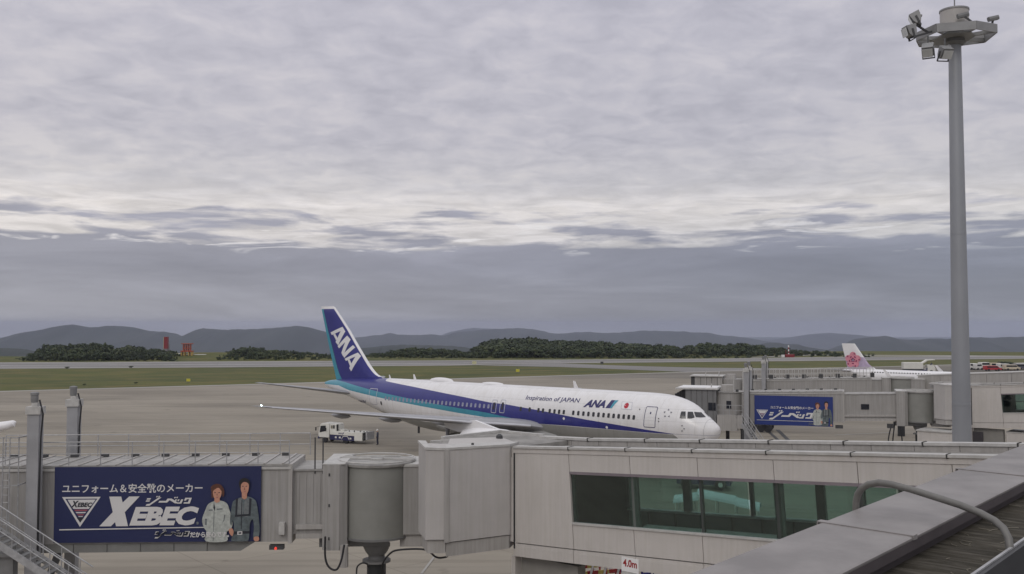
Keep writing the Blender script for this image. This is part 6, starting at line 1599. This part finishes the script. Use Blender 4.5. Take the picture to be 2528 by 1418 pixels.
mb = MB(); mb.box(-3.2, -2.5, -1, 1, 0, zq + .4); mb.box(-2.5, 7, 1.5, 3, 0, zq - .1); mb.build('equipment_room', WHITE, orr)
lo = at(1947, 878, 400); gs = thing('aerial_mast', 'slim red and white mast with a red cabin beyond the runway, centre right', 'mast', (lo.x, 400, 0))
for k in range(6):
    z0 = k * zat(853, 400) / 6; z1 = (k + 1) * zat(853, 400) / 6; mb = MB(); mb.box(-.2, .2, -.2, .2, z0, z1); mb.build('mast_section', (RED, WHITE)[k % 2], gs)
mb = MB(); mb.box(-1.4, 2.2, -1, 1, 0, zat(875, 400)); mb.build('cabin', RED, gs)
mb = MB(); mb.box(-3.0, -1.8, -.6, .6, 0, 1.0); mb.build('cabinet', WHITE, gs)
mb = MB(); mb.box(-1.2, -1.05, -.1, .1, 0, zat(864, 400)); mb.build('pole', RED, gs)
def marker(px, py, s, m, label):
    p = ground(px, py + 3); t = thing('taxiway_marker', label, 'marker', (p.x, p.y, 0), 0, 'airfield marker boards')
    mb = MB(); mb.box(-s, s, -.12, .12, .18, .18 + s * 1.5); mb.build('board', m, t)
    mb = MB(); mb.box(-s * .7, -s * .6, -.05, .05, 0, .18); mb.build('leg', DARKM, t)
    mb = MB(); mb.box(s * .6, s * .7, -.05, .05, 0, .18); mb.build('leg', DARKM, t)
    mb = MB(); mb.box(-s * 1.05, s * 1.05, -.2, .2, 0, .02); mb.build('base', GREYD, t)
marker(465, 941, .42, YL, 'yellow marker board in the grass left of the tail')
marker(1171, 898, .7, mat('marker_pale', (.50, .48, .28), .6), 'pale marker board at the runway edge beyond the tail')
marker(1278, 917, .5, YL, 'small yellow marker board in the grass above the fuselage')
marker(1486, 897, .5, DARKM, 'small dark marker beside the runway grass strip, centre')
for (px, py, r_, lab) in ((335, 948, .55, 'dark low tuft in the grass nearest the apron edge, left'), (208, 952, .5, 'small dark tuft in the grass at the far left'), (165, 911, .9, 'dark tuft at the runway edge, far left'), (323, 909, .9, 'dark tuft at the runway edge, left of the yellow marker')):
    p = ground(px, py); v_, f_, m_ = PROTOS[1]; mb = MB(); mb._add([V((a[0] * 2.6 * r_ + 0, a[1] * 2.6 * r_, (a[2] - .25) * 1.1 * r_)) for a in v_], [tuple(int(i) for i in q) for q in f_]); o_ = mb.build('grass_tuft', LEAF[1]); o_.location = (p.x, p.y, 0); tag(o_, lab, 'plant', 'dark tufts in the grass')
# round bush at the far right
p = ground(2478, 906); bt = thing('bush', 'round dark green bush beside the far right vehicles', 'bush', (p.x, p.y, 0))
v_, f_, m_ = PROTOS[2]; mb = MB(); mb._add([V((a[0] * 7.0, a[1] * 7.0, (a[2] - .2) * 2.9)) for a in v_], [tuple(int(i) for i in q) for q in f_])
v_, f_, m_ = PROTOS[4]; mb._add([V((a[0] * 6.0 + .6, a[1] * 6.0, (a[2] - .25) * 2.5)) for a in v_], [tuple(int(i) for i in q) for q in f_]); mb.build('foliage', LEAF[0], bt)
mb = MB(); mb.tube((0, 0, 0), (0, 0, 1), .12, n=6); mb.build('trunk', BARK, bt)

# high-lift catering truck behind the far airliner
p = ground(2266, 922); hl = thing('high_lift_truck', 'white high-lift truck with a raised box behind the far airliner', 'truck', (p.x, p.y, 0), R(-8))
def zz_(py): return zat(py, p.y, 2266)
sc_ = p.y / F_PX
mb = MB(); mb.box(-36 * sc_, 10 * sc_, -1.2, 1.2, zz_(911), zz_(895)); mb.build('raised_box', TW, hl, bevel=.05)
mb = MB(); mb.box(-34 * sc_, 8 * sc_, -1.22, 1.22, zz_(914), zz_(911) - .01); mb.build('box_sill', DARKM, hl)
mb = MB(); mb.beam((-3, 0, .9), (1, 0, zz_(914)), .5, .2); mb.beam((1, 0, .9), (-3, 0, zz_(914)), .5, .2); mb.build('scissor_lift', DARKM, hl)
mb = MB(); mb.box(-3.6, 2.2, -1.1, 1.1, .6, .95); mb.build('chassis', NAVYP, hl)
mb = MB(); mb.prism([(2.3, .6), (4.4, .6), (4.4, 1.4), (4.0, 2.4), (2.3, 2.4)], -1.1, 1.1, 'Y'); mb.build('cab', TW, hl, bevel=.05)
mb = MB(); mb.prism([(10 * sc_, zz_(898)), (22 * sc_, zz_(890)), (38 * sc_, zz_(889)), (38 * sc_, zz_(887.5)), (20 * sc_, zz_(888)), (8 * sc_, zz_(896))], -.9, .9, 'Y'); mb.build('front_canopy', TW, hl)
mb = MB(); mb.box(12 * sc_, 30 * sc_, -.9, .9, zz_(914), zz_(911)); mb.build('front_platform', GALV, hl)
for x in (14, 24, 34):
    mb = MB(); mb.tube((x * sc_, .85, zz_(914)), (x * sc_, .85, zz_(893)), .05, n=6); mb.build('canopy_post', DARKM, hl)
mb = MB(); mb.beam((18 * sc_, -1.0, zz_(912)), (31 * sc_, -1.0, zz_(897)), .15, .3); mb.build('guard_panel', NAVYP, hl)
for x in (-2.6, 3.3):
    for sd in (-1, 1):
        mb = MB(); mb.lathe([(.2, -.15), (.48, -.15), (.48, .15), (.2, .15)], 14, (x, sd, .48), 'Y'); mb.build('wheel', BLACK, hl, True)
ct.scale = (.8, .8, .8)
# parked ramp vehicles, far right
VC = [mat('van_white', (.62, .61, .58), .45), mat('van_red', (.40, .03, .035), .45), mat('van_cream', (.55, .48, .36), .5), mat('van_dark', (.08, .08, .10), .5)]
spec = [(2402, 913, 1.7, 1.9, 0, 'short white van left of the row, next to the mast'), (2414, 913.5, 1.2, 1.8, 0, 'small white tug just right of the mast'), (2432, 911, 1.9, 2.0, 0, 'white box van in the row right of the mast'),
        (2450, 916, 2.4, 1.5, 1, 'red tow tractor in front of the ramp vehicles'), (2462, 912, 2.0, 1.9, 2, 'cream van beside the red tractor'), (2480, 914, 2.2, 1.9, 0, 'white van below the round bush'), (2497, 915, 2.3, 1.7, 2, 'cream pickup right of the round bush'), (2516, 913, 2.4, 1.7, 3, 'dark car at the right end of the vehicle row'), (2528, 912, 2.0, 1.7, 0, 'white van cut by the right edge of the view')]
for (px, py, l_, h_, k, lab) in spec:
    p = ground(px, py); t = thing('ramp_vehicle', lab, 'vehicle', (p.x, p.y, 0), R(random.Random(px).uniform(-25, 25)), 'ramp vehicles at the far right')
    mb = MB(); mb.prism([(-l_, .35), (l_, .35), (l_, h_ * .55), (l_ * .72, h_ * .60), (l_ * .45, h_), (-l_, h_)], -.9, .9, 'Y'); mb.build('body', VC[k], t, bevel=.06)
    mb = MB(); mb.prism([(-l_ * .8, h_ * .64), (l_ * .62, h_ * .64), (l_ * .42, h_ * .93), (-l_ * .8, h_ * .93)], -.915, .915, 'Y'); mb.build('window', DARKGLASS, t)
    for x in (-l_ * .6, l_ * .6):
        for sd in (-1, 1):
            mb = MB(); mb.lathe([(.1, -.1), (.34, -.1), (.34, .1), (.1, .1)], 12, (x, sd * .85, .34), 'Y'); mb.build('wheel', BLACK, t, True)
# wing tip of another airliner entering at the left edge
a = at(38, 1039, 78); wtp = thing('neighbour_wing', 'rounded white wing tip reaching in from the left edge over the apron', 'wing', (a.x, a.y, 0))
mb = MB(); pts = []; rr = []
for k in range(12):
    t = k / 11; p = V((-12 * t * t - .5 * t, -.8 * t, a.z - 1.25 * t * 1.0 - .12)); pts.append(p); rr.append(.05 if k == 0 else .25 + .06 * min(t * 3, 1) + .35 * t)
pts = [pts[0] + V((.05, 0, 0)), pts[0] + V((-.08, 0, 0))] + pts[1:]; rr = [.06, .18] + rr[1:]
mb.path(pts, rr, 14); mb.build('wing_panel', AW, wtp, True)
